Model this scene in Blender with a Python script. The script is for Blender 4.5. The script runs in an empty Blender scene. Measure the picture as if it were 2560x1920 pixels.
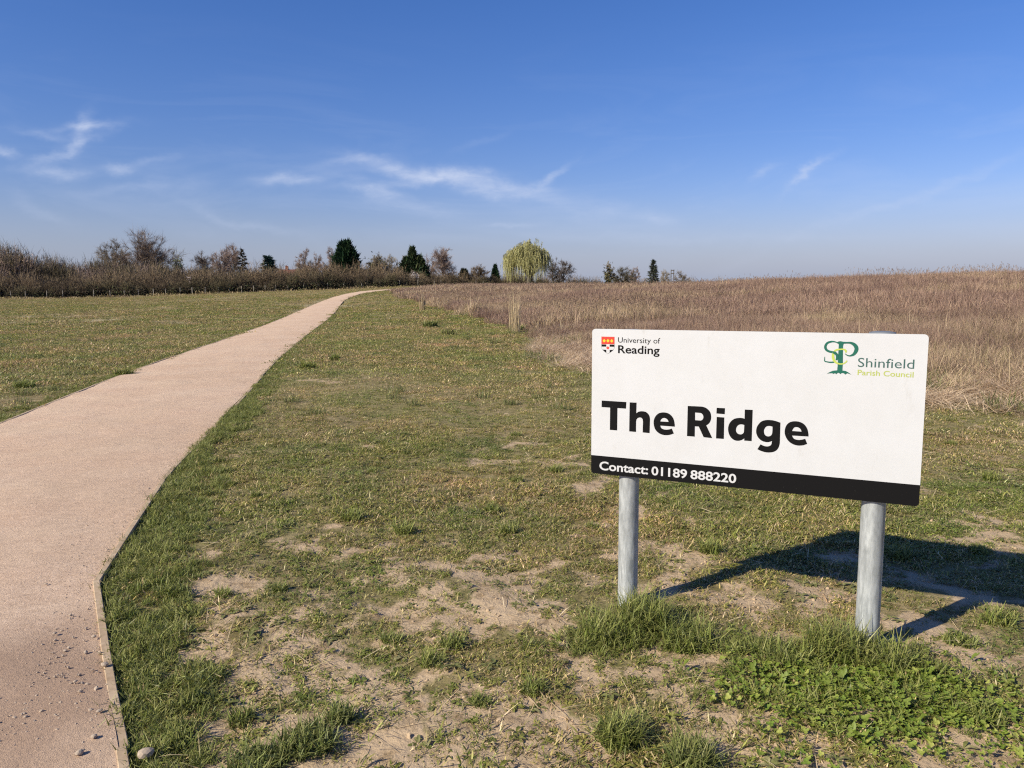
import bpy, math
import numpy as np
from mathutils import Vector, Matrix
from mathutils.geometry import tessellate_polygon

sc = bpy.context.scene
col = sc.collection
RNG = np.random.default_rng(11)

# ------------------------------------------------------------------ camera
F = 1923.0; CX, CY = 1280.0, 960.0; CH = 1.53          # focal length and centre in photo pixels, eye height
M = np.array([[0.99999078, -0.00429454, 0.0], [-0.00050114, -0.11669195, 0.99316803], [-0.00426520, -0.99315887, -0.11669303]])
cam = bpy.data.cameras.new('camera'); cam.sensor_fit = 'HORIZONTAL'; cam.sensor_width = 36.0
cam.lens = F/2560*36; cam.clip_start = 0.05; cam.clip_end = 6000
camo = bpy.data.objects.new('camera', cam); col.objects.link(camo); sc.camera = camo
mw = np.eye(4); mw[:3, 0] = M[:, 0]; mw[:3, 1] = -M[:, 1]; mw[:3, 2] = -M[:, 2]; mw[:3, 3] = (0, 0, CH)
camo.matrix_world = Matrix(mw.tolist())

# ------------------------------------------------------------------ sky, sun, exposure
SUN_AZ, SUN_EL = math.radians(237.0), math.radians(33.0)
SKY_STRENGTH = 0.092
world = bpy.data.worlds.new('World'); sc.world = world; world.use_nodes = True
wt = world.node_tree; wt.nodes.clear()
def nd(t, typ, **kw):
    n = t.nodes.new(typ)
    for k, v in kw.items(): setattr(n, k, v)
    return n
def val(t, sock, v):
    if isinstance(v, bpy.types.NodeSocket): t.links.new(v, sock)
    else: sock.default_value = v
def mth(t, op, a, b=None, c=None, clamp=False):
    n = nd(t, 'ShaderNodeMath', operation=op, use_clamp=clamp); val(t, n.inputs[0], a)
    if b is not None: val(t, n.inputs[1], b)
    if c is not None: val(t, n.inputs[2], c)
    return n.outputs[0]
def mix(t, fac, a, b, mode='MIX'):
    n = nd(t, 'ShaderNodeMix', data_type='RGBA', blend_type=mode); val(t, n.inputs[0], fac)
    for s, v in ((n.inputs[6], a), (n.inputs[7], b)):
        if isinstance(v, bpy.types.NodeSocket): t.links.new(v, s)
        else: s.default_value = (*v, 1.0) if len(v) == 3 else v
    return n.outputs[2]
def noise(t, vec, scale, detail=4.0, rough=0.55, out=0, dist=0.0):
    n = nd(t, 'ShaderNodeTexNoise'); n.inputs['Scale'].default_value = scale; n.inputs['Detail'].default_value = detail
    n.inputs['Roughness'].default_value = rough; n.inputs['Distortion'].default_value = dist
    if vec is not None: t.links.new(vec, n.inputs['Vector'])
    return n.outputs[out]
def ramp(t, fac, stops, interp='LINEAR'):
    n = nd(t, 'ShaderNodeValToRGB'); t.links.new(fac, n.inputs[0]); n.color_ramp.interpolation = interp
    e = n.color_ramp.elements
    while len(e) < len(stops): e.new(0.5)
    for el, (p, c) in zip(e, stops): el.position = p; el.color = (*c, 1.0) if len(c) == 3 else c
    return n.outputs[0]
def vscale(t, vec, s):
    n = nd(t, 'ShaderNodeVectorMath', operation='MULTIPLY'); t.links.new(vec, n.inputs[0]); n.inputs[1].default_value = s
    return n.outputs[0]

sky = nd(wt, 'ShaderNodeTexSky', sky_type='NISHITA', sun_disc=False)
sky.sun_elevation = SUN_EL; sky.sun_rotation = SUN_AZ; sky.altitude = 80
sky.air_density = 1.3; sky.dust_density = 0.3; sky.ozone_density = 6.0
# thin cirrus: streaks of ice cloud low in the sky (direction-space, all round the horizon, with a few larger wisps)
tc = nd(wt, 'ShaderNodeTexCoord'); sep = nd(wt, 'ShaderNodeSeparateXYZ'); wt.links.new(tc.outputs['Generated'], sep.inputs[0])
dx, dy, dz = sep.outputs
ay = mth(wt, 'MAXIMUM', dy, 0.05)
gx = mth(wt, 'DIVIDE', dx, ay); gz = mth(wt, 'DIVIDE', dz, ay)
cmb = nd(wt, 'ShaderNodeCombineXYZ'); wt.links.new(gx, cmb.inputs[0]); wt.links.new(gz, cmb.inputs[1])
warp = noise(wt, vscale(wt, cmb.outputs[0], (1.0, 1.6, 1)), 9.0, 5, 0.6, out=1)
wsep = nd(wt, 'ShaderNodeSeparateColor'); wt.links.new(warp, wsep.inputs[0])
wx = mth(wt, 'ADD', gx, mth(wt, 'MULTIPLY', mth(wt, 'SUBTRACT', wsep.outputs[0], 0.5), 0.085))
wz = mth(wt, 'ADD', gz, mth(wt, 'MULTIPLY', mth(wt, 'SUBTRACT', wsep.outputs[1], 0.5), 0.05))
WISPS = [(208, 318, 42, 16, 60, .30), (225, 306, 75, 10, 4, .32), (150, 372, 85, 9, 20, .34), (132, 422, 55, 13, 0, .36), (110, 330, 60, 9, -10, .16), (295, 418, 38, 9, -5, .36),
         (375, 405, 60, 9, 15, .14), (330, 468, 110, 13, 3, .16), (722, 440, 70, 13, 0, .40), (940, 478, 58, 18, -22, .38), (1140, 448, 190, 17, -11, .36),
         (1370, 442, 45, 8, 38, .30), (1040, 525, 90, 20, -8, .16), (1010, 420, 120, 14, -14, .24), (1000, 455, 140, 10, 3, .2), (1290, 480, 110, 16, -4, .18), (880, 400, 90, 8, 6, .12), (1500, 530, 120, 20, 0, .16), (1640, 545, 38, 13, 0, .16),
         (2015, 440, 48, 9, 40, .32), (1908, 442, 34, 8, 20, .20), (2300, 480, 260, 10, 20, .15), (590, 548, 130, 10, -18, .14), (5, 378, 26, 11, -10, .36),
         (1280, 565, 60, 7, 5, .16), (100, 520, 60, 18, -25, .12), (1200, 350, 60, 10, 25, .06), (1700, 600, 500, 10, 0, .07), (-300, 400, 160, 18, 12, .3),
         (2900, 430, 170, 15, 15, .3)]
acc = None
for u, v, ln, wd, ang, st in WISPS:
    r = M @ np.array([(u-CX)/F, (v-CY)/F, 1.0]); px, pz = r[0]/r[1], r[2]/r[1]
    a = math.radians(ang); ca, sa = math.cos(a), math.sin(a)
    ex = mth(wt, 'SUBTRACT', wx, px); ez = mth(wt, 'SUBTRACT', wz, pz)
    p1 = mth(wt, 'MULTIPLY_ADD', ex, ca*F/ln, mth(wt, 'MULTIPLY', ez, sa*F/ln))
    p2 = mth(wt, 'MULTIPLY_ADD', ez, ca*F/wd, mth(wt, 'MULTIPLY', ex, -sa*F/wd))
    q = mth(wt, 'MULTIPLY_ADD', p1, p1, mth(wt, 'MULTIPLY', p2, p2))
    g = mth(wt, 'MULTIPLY', mth(wt, 'EXPONENT', mth(wt, 'MULTIPLY', q, -0.8)), st)
    acc = g if acc is None else mth(wt, 'ADD', acc, g)
acc = mth(wt, 'MULTIPLY', acc, mth(wt, 'GREATER_THAN', dy, 0.1))
strk = noise(wt, vscale(wt, cmb.outputs[0], (1.0, 3.0, 1)), 26.0, 6, 0.6, dist=0.6)
acc = mth(wt, 'MULTIPLY', acc, mth(wt, 'MULTIPLY_ADD', strk, 2.1, 0.0))
# faint general veil of the same cirrus
veil = noise(wt, vscale(wt, tc.outputs['Generated'], (1.0, 1.0, 5.0)), 3.5, 6, 0.6, dist=1.0)
veil = mth(wt, 'MULTIPLY', mth(wt, 'MULTIPLY', mth(wt, 'SUBTRACT', veil, 0.48, clamp=True), 0.9),
           mth(wt, 'MULTIPLY', mth(wt, 'MULTIPLY', dz, 8.0, clamp=True), mth(wt, 'SUBTRACT', 1.0, mth(wt, 'MULTIPLY', dz, 3.2, clamp=True))))
cl = mth(wt, 'ADD', acc, veil, clamp=True)
skyc = nd(wt, 'ShaderNodeHueSaturation'); skyc.inputs['Saturation'].default_value = 1.2; skyc.inputs['Value'].default_value = 1.0
wt.links.new(sky.outputs[0], skyc.inputs['Color'])
tint = mix(wt, 1.0, skyc.outputs[0], (.84, .71, .96), 'MULTIPLY')
hz = mth(wt, 'POWER', mth(wt, 'SUBTRACT', 1.0, mth(wt, 'MULTIPLY', mth(wt, 'ABSOLUTE', dz), 7.5), clamp=True), 1.6)   # greyish summer haze low on the horizon, all round
skym = mix(wt, mth(wt, 'MULTIPLY', hz, .95), tint, (2.45, 3.15, 4.45))
skym = mix(wt, cl, skym, (4.9, 5.5, 7.0))
bg = nd(wt, 'ShaderNodeBackground'); wt.links.new(skym, bg.inputs[0]); bg.inputs[1].default_value = SKY_STRENGTH
wo = nd(wt, 'ShaderNodeOutputWorld'); wt.links.new(bg.outputs[0], wo.inputs[0])

sl = bpy.data.lights.new('sun', 'SUN'); sl.energy = 5.0; sl.angle = math.radians(0.53); sl.color = (1.0, 0.945, 0.77)
so = bpy.data.objects.new('sun', sl); col.objects.link(so); so.location = (-30, -20, 40)
sd = Vector((math.sin(SUN_AZ)*math.cos(SUN_EL), math.cos(SUN_AZ)*math.cos(SUN_EL), math.sin(SUN_EL)))
so.rotation_euler = sd.to_track_quat('Z', 'Y').to_euler()
sc.view_settings.view_transform = 'Standard'; sc.view_settings.look = 'None'; sc.view_settings.exposure = 0.46; sc.view_settings.gamma = 1.0
sc.view_settings.use_curve_mapping = False
sc.cycles.max_bounces = 4; sc.cycles.diffuse_bounces = 2; sc.cycles.transmission_bounces = 2; sc.cycles.use_denoising = False; sc.cycles.use_adaptive_sampling = True; sc.cycles.adaptive_threshold = 0.02
sc.cycles.filter_width = 1.2; sc.cycles.sample_clamp_indirect = 4.0

# ------------------------------------------------------------------ pixel and terrain helpers
def pray(u, v): return M @ np.array([(u-CX)/F, (v-CY)/F, 1.0])
def atdepth(u, v, y):
    r = pray(u, v); return np.array([0, 0, CH]) + r*(y/r[1])
CP = [(0,0,0),(-5,0,0),(5,0,0),(-12,8,0),(10,9,.02),(0,9,0),(-15,22,0),(0,20,.02),(15,20,.40),(-8,24,.014),(0,32,.15),
 (-11,42,.14),(-16,62,.59),(-20.5,88,1.30),(-20.8,105,1.94),(-40,60,.3),(-60,85,.62),(-30,30,0),
 (30,45,2.0),(19.3,60,1.95),(13.3,80,2.0),(0,60,.85),(-9.4,100,2.15),(10,40,.75),(22,30,1.05),(12,14,.16),
 (60,60,2.3),(60,100,2.2),(30,100,2.1),(0,-25,0),(-30,-25,0),(30,-25,.2),(-60,20,0),(50,20,1.6),(-130,60,.4),(40,160,1.6),(0,200,2.2),(-120,200,1.4),(-60,240,1.5),(60,240,1.2)]
for u, v, y in ((-400,752,112),(0,747,118),(300,743,123),(500,736,126),(700,729,131),(900,722,140),(1000,717,145)): CP.append(tuple(atdepth(u, v, y)))
CP = np.array(CP)
def tps(d2): return 0.5*d2*np.log(d2+1e-9)
def _solve():
    n = len(CP); X = CP[:, :2]/50; d2 = ((X[:, None]-X[None])**2).sum(-1); A = np.zeros((n+3, n+3))
    A[:n, :n] = tps(d2)+np.eye(n)*2e-3; A[:n, n] = 1; A[:n, n+1:] = X; A[n, :n] = 1; A[n+1:, :n] = X.T
    return np.linalg.solve(A, np.r_[CP[:, 2], 0, 0, 0])
W_ = _solve()
def G0(x, y):
    x = np.asarray(x, float); y = np.asarray(y, float); sh = x.shape
    X = np.stack([x.ravel(), y.ravel()], -1)/50
    out = np.full(len(X), W_[-3]) + X @ W_[-2:]
    for c, w in zip(CP[:, :2]/50, W_): out += w*tps(((X-c)**2).sum(-1))
    r = np.hypot(x.ravel(), y.ravel()); k = np.clip((r-210)/190, 0, 1); k = k*k*(3-2*k)
    return (out*(1-k)+k*0.6).reshape(sh)
def hit(u, v, tmax=400):
    r = pray(u, v); y = np.geomspace(1.2, tmax, 3000); P = np.array([0, 0, CH]) + r[None]*(y/r[1])[:, None]
    d = P[:, 2]-G0(P[:, 0], P[:, 1]); i = int(np.argmax(d < 0)); a = d[i-1]/(d[i-1]-d[i])
    return P[i-1]*(1-a)+P[i]*a
def _h(i, j, s):
    with np.errstate(over='ignore'):
        n = (i.astype(np.int64)*374761393 + j.astype(np.int64)*668265263 + s*974634777) & 0xffffffff
        n = ((n ^ (n >> 13))*1274126177) & 0xffffffff
        return ((n ^ (n >> 16)) & 0xffff)/65535.0
def vnoise(x, y, s=0):
    i = np.floor(x); j = np.floor(y); a = x-i; b = y-j; a = a*a*(3-2*a); b = b*b*(3-2*b)
    return (_h(i, j, s)*(1-a)+_h(i+1, j, s)*a)*(1-b) + (_h(i, j+1, s)*(1-a)+_h(i+1, j+1, s)*a)*b
def fbm(x, y, s=0, o=4):
    x = np.asarray(x, float); y = np.asarray(y, float); t = 0; a = .5; n = 0
    for k in range(o): t = t+a*vnoise(x, y, s+k*17); n += a; x = x*2.03+7.1; y = y*2.03+3.7; a *= .5
    return t/n
def sstep(a, b, x):
    t = np.clip((x-a)/(b-a), 0, 1); return t*t*(3-2*t)
def seg_dist(x, y, poly):
    best = np.full(np.shape(x), 1e9)
    for (x0, y0), (x1, y1) in zip(poly[:-1], poly[1:]):
        ux, uy = x1-x0, y1-y0; t = np.clip(((x-x0)*ux+(y-y0)*uy)/(ux*ux+uy*uy), 0, 1)
        best = np.minimum(best, np.hypot(x-x0-t*ux, y-y0-t*uy))
    return best
def inside(x, y, poly):
    c = np.zeros(np.shape(x), bool); p = list(poly)
    for (x0, y0), (x1, y1) in zip(p, p[1:]+p[:1]):
        if y0 == y1: continue
        c ^= ((y0 > y) != (y1 > y)) & (x < (x1-x0)*(y-y0)/(y1-y0)+x0)
    return c

# path edges, traced in the photograph and dropped onto the ground
L_PX = [(0,1064),(150,1002),(305,940),(420,898),(529,861),(620,829),(692,802),(740,781),(773,767),(806,753),(834,743),(865,735),(900,729)]
R_PX = [(300,1900),(262,1690),(235,1465),(318,1335),(407,1200),(470,1135),(529,1078),(577,1025),(619,981),(655,940),(688,903),(725,872),(761,842),(788,822),(810,806),(832,786),(846,769),(859,753),(875,744),(900,735)]
PL = [tuple(hit(*p)[:2]) for p in L_PX]; PR = [tuple(hit(*p)[:2]) for p in R_PX]
PL = [(-3.6,-8),(-3.9,-3),(-4.5,2),(-5.2,5.5)] + PL + [(-18.6,110),(-13,119),(-3,127)]
PR = [(2.5,-8),(1.2,-2.2),(-0.3,0.7)] + PR + [(-16.6,104),(-11.6,115),(-2,123)]
PPOLY = PL + PR[::-1]
MEADOW = [(200,4),(20,9.6),(7.2,10.9),(5.6,11.2),(3.4,14),(1.8,17.6),(.9,23),(.3,29.9),(-2.2,42),(-5,54.7),(-11.8,81.6),(-15.6,97),(-13,110),(0,121),(40,150),(200,165)]
BARE = [(1100,1860,.42),(900,1800,.3),(650,1720,.28),(480,1640,.2),(830,1640,.25),(1000,1745,.3),(1330,1900,.35),(1900,1850,.3),(1800,1800,.2),(1690,1405,.28),(1640,1480,.2),
        (1850,1500,.2),(1760,1390,.25),(2130,1400,.3),(2250,1425,.25),(2330,1590,.22),(2400,1640,.25),(1640,1720,.2),(1480,1700,.2),(760,1580,.25),(1230,1560,.2),(1060,1560,.15),(2350,1850,.2),
        (560,1560,.15),(600,1470,.18),(1700,1800,.12),(1450,1660,.2),(2480,1490,.25),(2050,1480,.18)]
BARE = [(*hit(u, v)[:2], r*.78) for u, v, r in BARE]
def path_mask(x, y):
    ins = inside(x, y, PPOLY); dr = seg_dist(x, y, PR); dl = seg_dist(x, y, PL); return ins, dl, dr
def meadow_depth(x, y):
    ins = inside(x, y, MEADOW); d = seg_dist(x, y, MEADOW[:-1]); return np.where(ins, d, -d)
def bare_mask(x, y):
    r = np.hypot(x, y); n = fbm(x*1.3, y*1.3, 5, 4); n2 = fbm(x*5, y*5, 9, 3)
    thr = 0.585 - 0.085*sstep(6, 2.3, r) + 0.12*sstep(4.5, 9, r)
    b = sstep(thr-.03, thr+.05, n*0.5+n2*0.5)
    wob = (fbm(x*7, y*7, 21, 4)-.5)*2.6
    for bx, by, br in BARE: b = np.maximum(b, sstep(1.15, .55, np.hypot(x-bx, (y-by)*.8)/br + wob))
    return np.clip(b, 0, 1)
def dry_mask(x, y):
    r = np.hypot(x, y)
    return np.clip(.75*sstep(.50, .70, fbm(x*.16, y*.11, 31, 4))*sstep(16, 45, r)*np.where(x < -6-.1*y, 1, .5) + .55*sstep(.54, .70, fbm(x*.6, y*.45, 33, 4))*sstep(14, 24, r)
                   + .5*sstep(80, 118, y)*(x < -18), 0, 1)
def G(x, y):
    x = np.asarray(x, float); y = np.asarray(y, float); r = np.hypot(x, y)
    return G0(x, y) + (fbm(x*1.7, y*1.7, 41, 3)-.5)*.05*sstep(40, 8, r) + (fbm(x*7, y*7, 43, 3)-.5)*.022*sstep(14, 5, r)

# ------------------------------------------------------------------ object helpers
def tag(o, label=None, cat=None, group=None, kind=None):
    if label: o['label'] = label
    if cat: o['category'] = cat
    if group: o['group'] = group
    if kind: o['kind'] = kind
    return o
def tri_mesh(name, V, T, mats=(), colr=None, midx=None, smooth=False):
    V = np.ascontiguousarray(V, np.float32); T = np.ascontiguousarray(T, np.int32); n = len(T)
    me = bpy.data.meshes.new(name); me.vertices.add(len(V)); me.vertices.foreach_set('co', V.ravel())
    me.loops.add(T.size); me.loops.foreach_set('vertex_index', T.ravel())
    me.polygons.add(n); me.polygons.foreach_set('loop_start', np.arange(0, T.size, T.shape[1], dtype=np.int32))
    if midx is not None: me.polygons.foreach_set('material_index', np.asarray(midx, np.int32))
    me.polygons.foreach_set('use_smooth', np.full(n, smooth)); me.update(calc_edges=True)
    if colr is not None:
        a = me.attributes.new('col', 'FLOAT_COLOR', 'POINT'); c = np.ones((len(V), 4), np.float32); c[:, :3] = colr; a.data.foreach_set('color', c.ravel())
    for m in mats: me.materials.append(m)
    return me
def obj(name, me, parent=None, loc=None):
    o = bpy.data.objects.new(name, me); col.objects.link(o)
    if parent is not None: o.parent = parent
    if loc is not None: o.location = tuple(float(a) for a in loc)
    return o
def empty(name, loc=(0, 0, 0)):
    o = bpy.data.objects.new(name, None); col.objects.link(o); o.location = tuple(float(a) for a in loc); o.empty_display_size = 0.3; return o
class MB:                                             # collects triangles
    def __init__(s): s.v = []; s.t = []; s.c = []; s.m = []; s.n = 0
    def add(s, V, T, c=(1, 1, 1), m=0):
        V = np.asarray(V, float).reshape(-1, 3); T = np.asarray(T, int).reshape(-1, 3)
        s.v.append(V); s.t.append(T+s.n); s.n += len(V)
        c = np.asarray(c, float); s.c.append(np.broadcast_to(c, V.shape).copy()); s.m.append(np.full(len(T), m))
    def mesh(s, name, mats, smooth=False):
        return tri_mesh(name, np.concatenate(s.v), np.concatenate(s.t), mats, np.concatenate(s.c), np.concatenate(s.m), smooth)
BOXT = [(0,2,1),(0,3,2),(4,5,6),(4,6,7),(0,1,5),(0,5,4),(1,2,6),(1,6,5),(2,3,7),(2,7,6),(3,0,4),(3,4,7)]
def box(mb, c, s, ax=None, colr=(1, 1, 1), m=0):
    v = np.array([(-1,-1,-1),(1,-1,-1),(1,1,-1),(-1,1,-1),(-1,-1,1),(1,-1,1),(1,1,1),(-1,1,1)], float)*np.array(s)/2
    if ax is not None: v = v @ np.array(ax)
    mb.add(v+np.array(c), BOXT, colr, m)
def frames(d):
    d = d/np.maximum(np.linalg.norm(d, axis=-1, keepdims=True), 1e-9)
    ref = np.where(np.abs(d[:, 2:3]) > .9, np.array([[1., 0, 0]]), np.array([[0, 0, 1.]]))
    a = np.cross(d, ref); a /= np.linalg.norm(a, axis=-1, keepdims=True); return a, np.cross(d, a)
def tubes(mb, P0, P1, R0, R1, sides=4, colr=(1, 1, 1), m=0):
    P0 = np.atleast_2d(np.asarray(P0, float)); P1 = np.atleast_2d(np.asarray(P1, float)); n = len(P0)
    R0 = np.broadcast_to(R0, n); R1 = np.broadcast_to(R1, n); a, b = frames(P1-P0); ang = np.arange(sides)*2*np.pi/sides
    ring = np.cos(ang)[None, :, None]*a[:, None]+np.sin(ang)[None, :, None]*b[:, None]
    V = np.concatenate([P0[:, None]+ring*R0[:, None, None], P1[:, None]+ring*R1[:, None, None]], 1)
    k = np.arange(sides); k2 = (k+1) % sides
    t = np.concatenate([np.stack([k, k2, k2+sides], -1), np.stack([k, k2+sides, k+sides], -1)])
    T = (t[None]+(np.arange(n)*2*sides)[:, None, None]).reshape(-1, 3)
    c = np.asarray(colr, float); c = c if c.ndim == 1 else np.repeat(c, 2*sides, 0)
    mb.add(V.reshape(-1, 3), T, c, m)
def slivers(mb, P, D, wid, colr, m=0, rng=RNG):       # thin tapering twigs or leaves, one triangle each
    n = len(P); r = rng.normal(size=(n, 3)); a = np.cross(D, r); a /= np.maximum(np.linalg.norm(a, axis=-1, keepdims=True), 1e-9)
    w = np.broadcast_to(wid, n)[:, None]*.5
    V = np.stack([P-a*w, P+a*w, P+D], 1).reshape(-1, 3)
    c = np.asarray(colr, float); c = c if c.ndim == 1 else np.repeat(c, 3, 0)
    mb.add(V, np.arange(3*n).reshape(-1, 3), c, m)
def blades(mb, base, L, wid, az, lean, curl, colr, tipc=None, m=0, twist=None):
    """grass blades: base pair, middle pair and tip; lean is the start angle from vertical, curl bends it further"""
    n = len(base); d1 = np.stack([np.cos(az)*np.sin(lean), np.sin(az)*np.sin(lean), np.cos(lean)], -1)
    l2 = lean+curl; d2 = np.stack([np.cos(az)*np.sin(l2), np.sin(az)*np.sin(l2), np.cos(l2)], -1)
    tw = az+np.pi/2 if twist is None else az+np.pi/2+twist
    s = np.stack([np.cos(tw), np.sin(tw), np.zeros(n)], -1)*np.broadcast_to(wid, n)[:, None]*.5
    mid = base+d1*(L*.5)[:, None]; tip = mid+d2*(L*.5)[:, None]
    V = np.stack([base-s*.8, base+s*.8, mid-s, mid+s, tip], 1)
    t = np.array([(0,1,3),(0,3,2),(2,3,4)]); T = (t[None]+(np.arange(n)*5)[:, None, None]).reshape(-1, 3)
    C = np.repeat(np.asarray(colr, float)[:, None], 5, 1)
    if tipc is not None: C[:, 4] = tipc; C[:, 2:4] = .6*C[:, 2:4]+.4*np.asarray(tipc)[:, None]
    mb.add(V.reshape(-1, 3), T, C.reshape(-1, 3), m)
def pick(rng, n, pal, var=.18):
    pal = np.array([p[:3] for p in pal]) if len(pal[0]) == 3 else np.array(pal)[:, :3]
    c = pal[rng.integers(0, len(pal), n)]; return np.clip(c*(1+rng.normal(size=(n, 1))*var), .004, .9)

# ------------------------------------------------------------------ materials
def newmat(name):
    m = bpy.data.materials.new(name); m.use_nodes = True; t = m.node_tree; t.nodes.clear()
    o = nd(t, 'ShaderNodeOutputMaterial'); b = nd(t, 'ShaderNodeBsdfPrincipled'); t.links.new(b.outputs[0], o.inputs[0]); return m, t, b, o
def wpos(t): return nd(t, 'ShaderNodeNewGeometry').outputs['Position']
def bump(t, b, h, strength, dist):
    n = nd(t, 'ShaderNodeBump'); n.inputs['Strength'].default_value = strength; n.inputs['Distance'].default_value = dist
    t.links.new(h, n.inputs['Height']); t.links.new(n.outputs[0], b.inputs['Normal'])
def attr(t, name):
    a = nd(t, 'ShaderNodeAttribute'); a.attribute_name = name; return a
def mat_blade(name, tint_a=(.82, .8, .78), tint_b=(1.2, 1.18, 1.15), scale=.7, trans=.3, rough=.5, spec=.3, wide=None):
    m, t, b, o = newmat(name); c = attr(t, 'col').outputs['Color']
    f = noise(t, wpos(t), scale, 4, .6)
    c2 = mix(t, 1.0, c, ramp(t, f, [(.3, tint_a), (.7, tint_b)]), 'MULTIPLY')
    if wide: c2 = mix(t, 1.0, c2, ramp(t, noise(t, wpos(t), .3, 4, .6), [(.36, wide[0]), (.64, wide[1])]), 'MULTIPLY')
    t.links.new(c2, b.inputs['Base Color']); b.inputs['Roughness'].default_value = rough; b.inputs['Specular IOR Level'].default_value = spec
    if trans > 0:
        tr = nd(t, 'ShaderNodeBsdfTranslucent'); t.links.new(c2, tr.inputs[0]); ms = nd(t, 'ShaderNodeMixShader'); ms.inputs[0].default_value = trans
        t.links.new(b.outputs[0], ms.inputs[1]); t.links.new(tr.outputs[0], ms.inputs[2]); t.links.new(ms.outputs[0], o.inputs[0])
    return m
def mat_noise(name, c1, c2, scale=8, rough=.7, bstr=.3, bdist=.01, spec=.3, metal=0.0, detail=6, objc=False):
    m, t, b, o = newmat(name); p = nd(t, 'ShaderNodeTexCoord').outputs['Object'] if objc else wpos(t)
    f = noise(t, p, scale, detail, .6); t.links.new(ramp(t, f, [(.3, c1), (.7, c2)]), b.inputs['Base Color'])
    b.inputs['Roughness'].default_value = rough; b.inputs['Specular IOR Level'].default_value = spec; b.inputs['Metallic'].default_value = metal
    if bstr: bump(t, b, f, bstr, bdist)
    return m
M_turf = mat_blade('turf_blades', (.66, .80, .58), (1.48, 1.22, 1.18), 1.1, wide=((1.0, 1.18, 1.0), (1.42, 1.28, 1.6)))
M_green = mat_blade('green_blades', (.85, .88, .8), (1.15, 1.12, 1.1), 2.0)
M_dry = mat_blade('dead_stems', (.82, .73, .76), (1.36, 1.30, 1.24), .22, trans=.18, rough=.65, spec=.2)
M_twig = mat_blade('twigs', (.8, .78, .78), (1.15, 1.12, 1.08), .12, trans=0, rough=.85, spec=.1)
M_leaf = mat_blade('needles', (.8, .8, .8), (1.15, 1.15, 1.1), .6, trans=.12, rough=.6, spec=.2)

# ground
m, t, b, o = newmat('ground_soil'); p = wpos(t)
n1 = noise(t, p, 2.2, 6, .62); n2 = noise(t, p, 26, 5, .65); n3 = noise(t, p, 9, 5, .65); n4 = noise(t, p, .5, 5, .6)
soil = mix(t, n2, ramp(t, n1, [(.3, (.46, .325, .20)), (.7, (.62, .46, .31))]), (.58, .43, .285))
soil = mix(t, ramp(t, n3, [(.35, (0, 0, 0)), (.5, (.6, .6, .6))]), (.29, .20, .115), soil)
thatch = mix(t, ramp(t, n3, [(.38, (0, 0, 0)), (.62, (1, 1, 1))]), (.15, .115, .05), (.31, .235, .125))
thatch = mix(t, ramp(t, n4, [(.4, (0, 0, 0)), (.62, (.55, .55, .55))]), thatch, (.14, .14, .04))
dryc = mix(t, n3, (.25, .205, .11), (.44, .36, .22))
mead = mix(t, n3, (.17, .125, .08), (.34, .26, .165))
ca = attr(t, 'turf').outputs['Fac']; cb = attr(t, 'dry').outputs['Fac']; cc = attr(t, 'meadow').outputs['Fac']
ca = mth(t, 'MULTIPLY_ADD', mth(t, 'SUBTRACT', ca, .5), 2.2, mth(t, 'MULTIPLY_ADD', mth(t, 'SUBTRACT', noise(t, p, 19, 5, .7), .5), 3.4, .5), clamp=True)
c = mix(t, ca, soil, thatch); c = mix(t, cb, c, dryc); c = mix(t, cc, c, mead)
t.links.new(c, b.inputs['Base Color']); b.inputs['Roughness'].default_value = .95; b.inputs['Specular IOR Level'].default_value = .1
bump(t, b, mth(t, 'ADD', noise(t, p, 38, 6, .7), mth(t, 'MULTIPLY', noise(t, p, 11, 4, .6), 1.6)), .55, .022)
M_ground = m
# path grit
m, t, b, o = newmat('path_grit'); p = wpos(t)
n1 = noise(t, p, 60, 5, .7); n2 = noise(t, p, 1.1, 5, .6); n3 = noise(t, p, 240, 3, .7)
c = ramp(t, n1, [(.28, (.40, .255, .165)), (.5, (.585, .40, .275)), (.72, (.68, .495, .36))])
c = mix(t, ramp(t, n2, [(.35, (0, 0, 0)), (.7, (.7, .7, .7))]), c, (.63, .465, .325))
c = mix(t, ramp(t, n3, [(.32, (.85, .85, .85)), (.42, (0, 0, 0))]), c, (.22, .16, .13))
n5 = noise(t, p, .45, 4, .6); c = mix(t, ramp(t, n5, [(.42, (0, 0, 0)), (.62, (.45, .45, .45))]), c, (.50, .335, .22))
n6 = noise(t, vscale(t, p, (1, 1.6, 1)), 13, 5, .65); c = mix(t, 1.0, c, ramp(t, n6, [(.3, (.92, .92, .93)), (.7, (1.16, 1.17, 1.19))]), 'MULTIPLY')
ca = attr(t, 'grit').outputs['Fac']; c = mix(t, mth(t, 'MULTIPLY', ca, .8), c, mix(t, n1, (.24, .17, .125), (.46, .29, .19)))
t.links.new(c, b.inputs['Base Color']); b.inputs['Roughness'].default_value = .95; b.inputs['Specular IOR Level'].default_value = .12
bump(t, b, mth(t, 'ADD', n1, mth(t, 'MULTIPLY', n3, .6)), .7, .008)
M_path = m
M_timber = mat_noise('edging_timber', (.30, .205, .125), (.50, .37, .25), 14, .85, .4, .004)
M_stone = mat_noise('loose_stone', (.26, .19, .14), (.52, .41, .31), 40, .8, .3, .003, objc=True)
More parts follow.
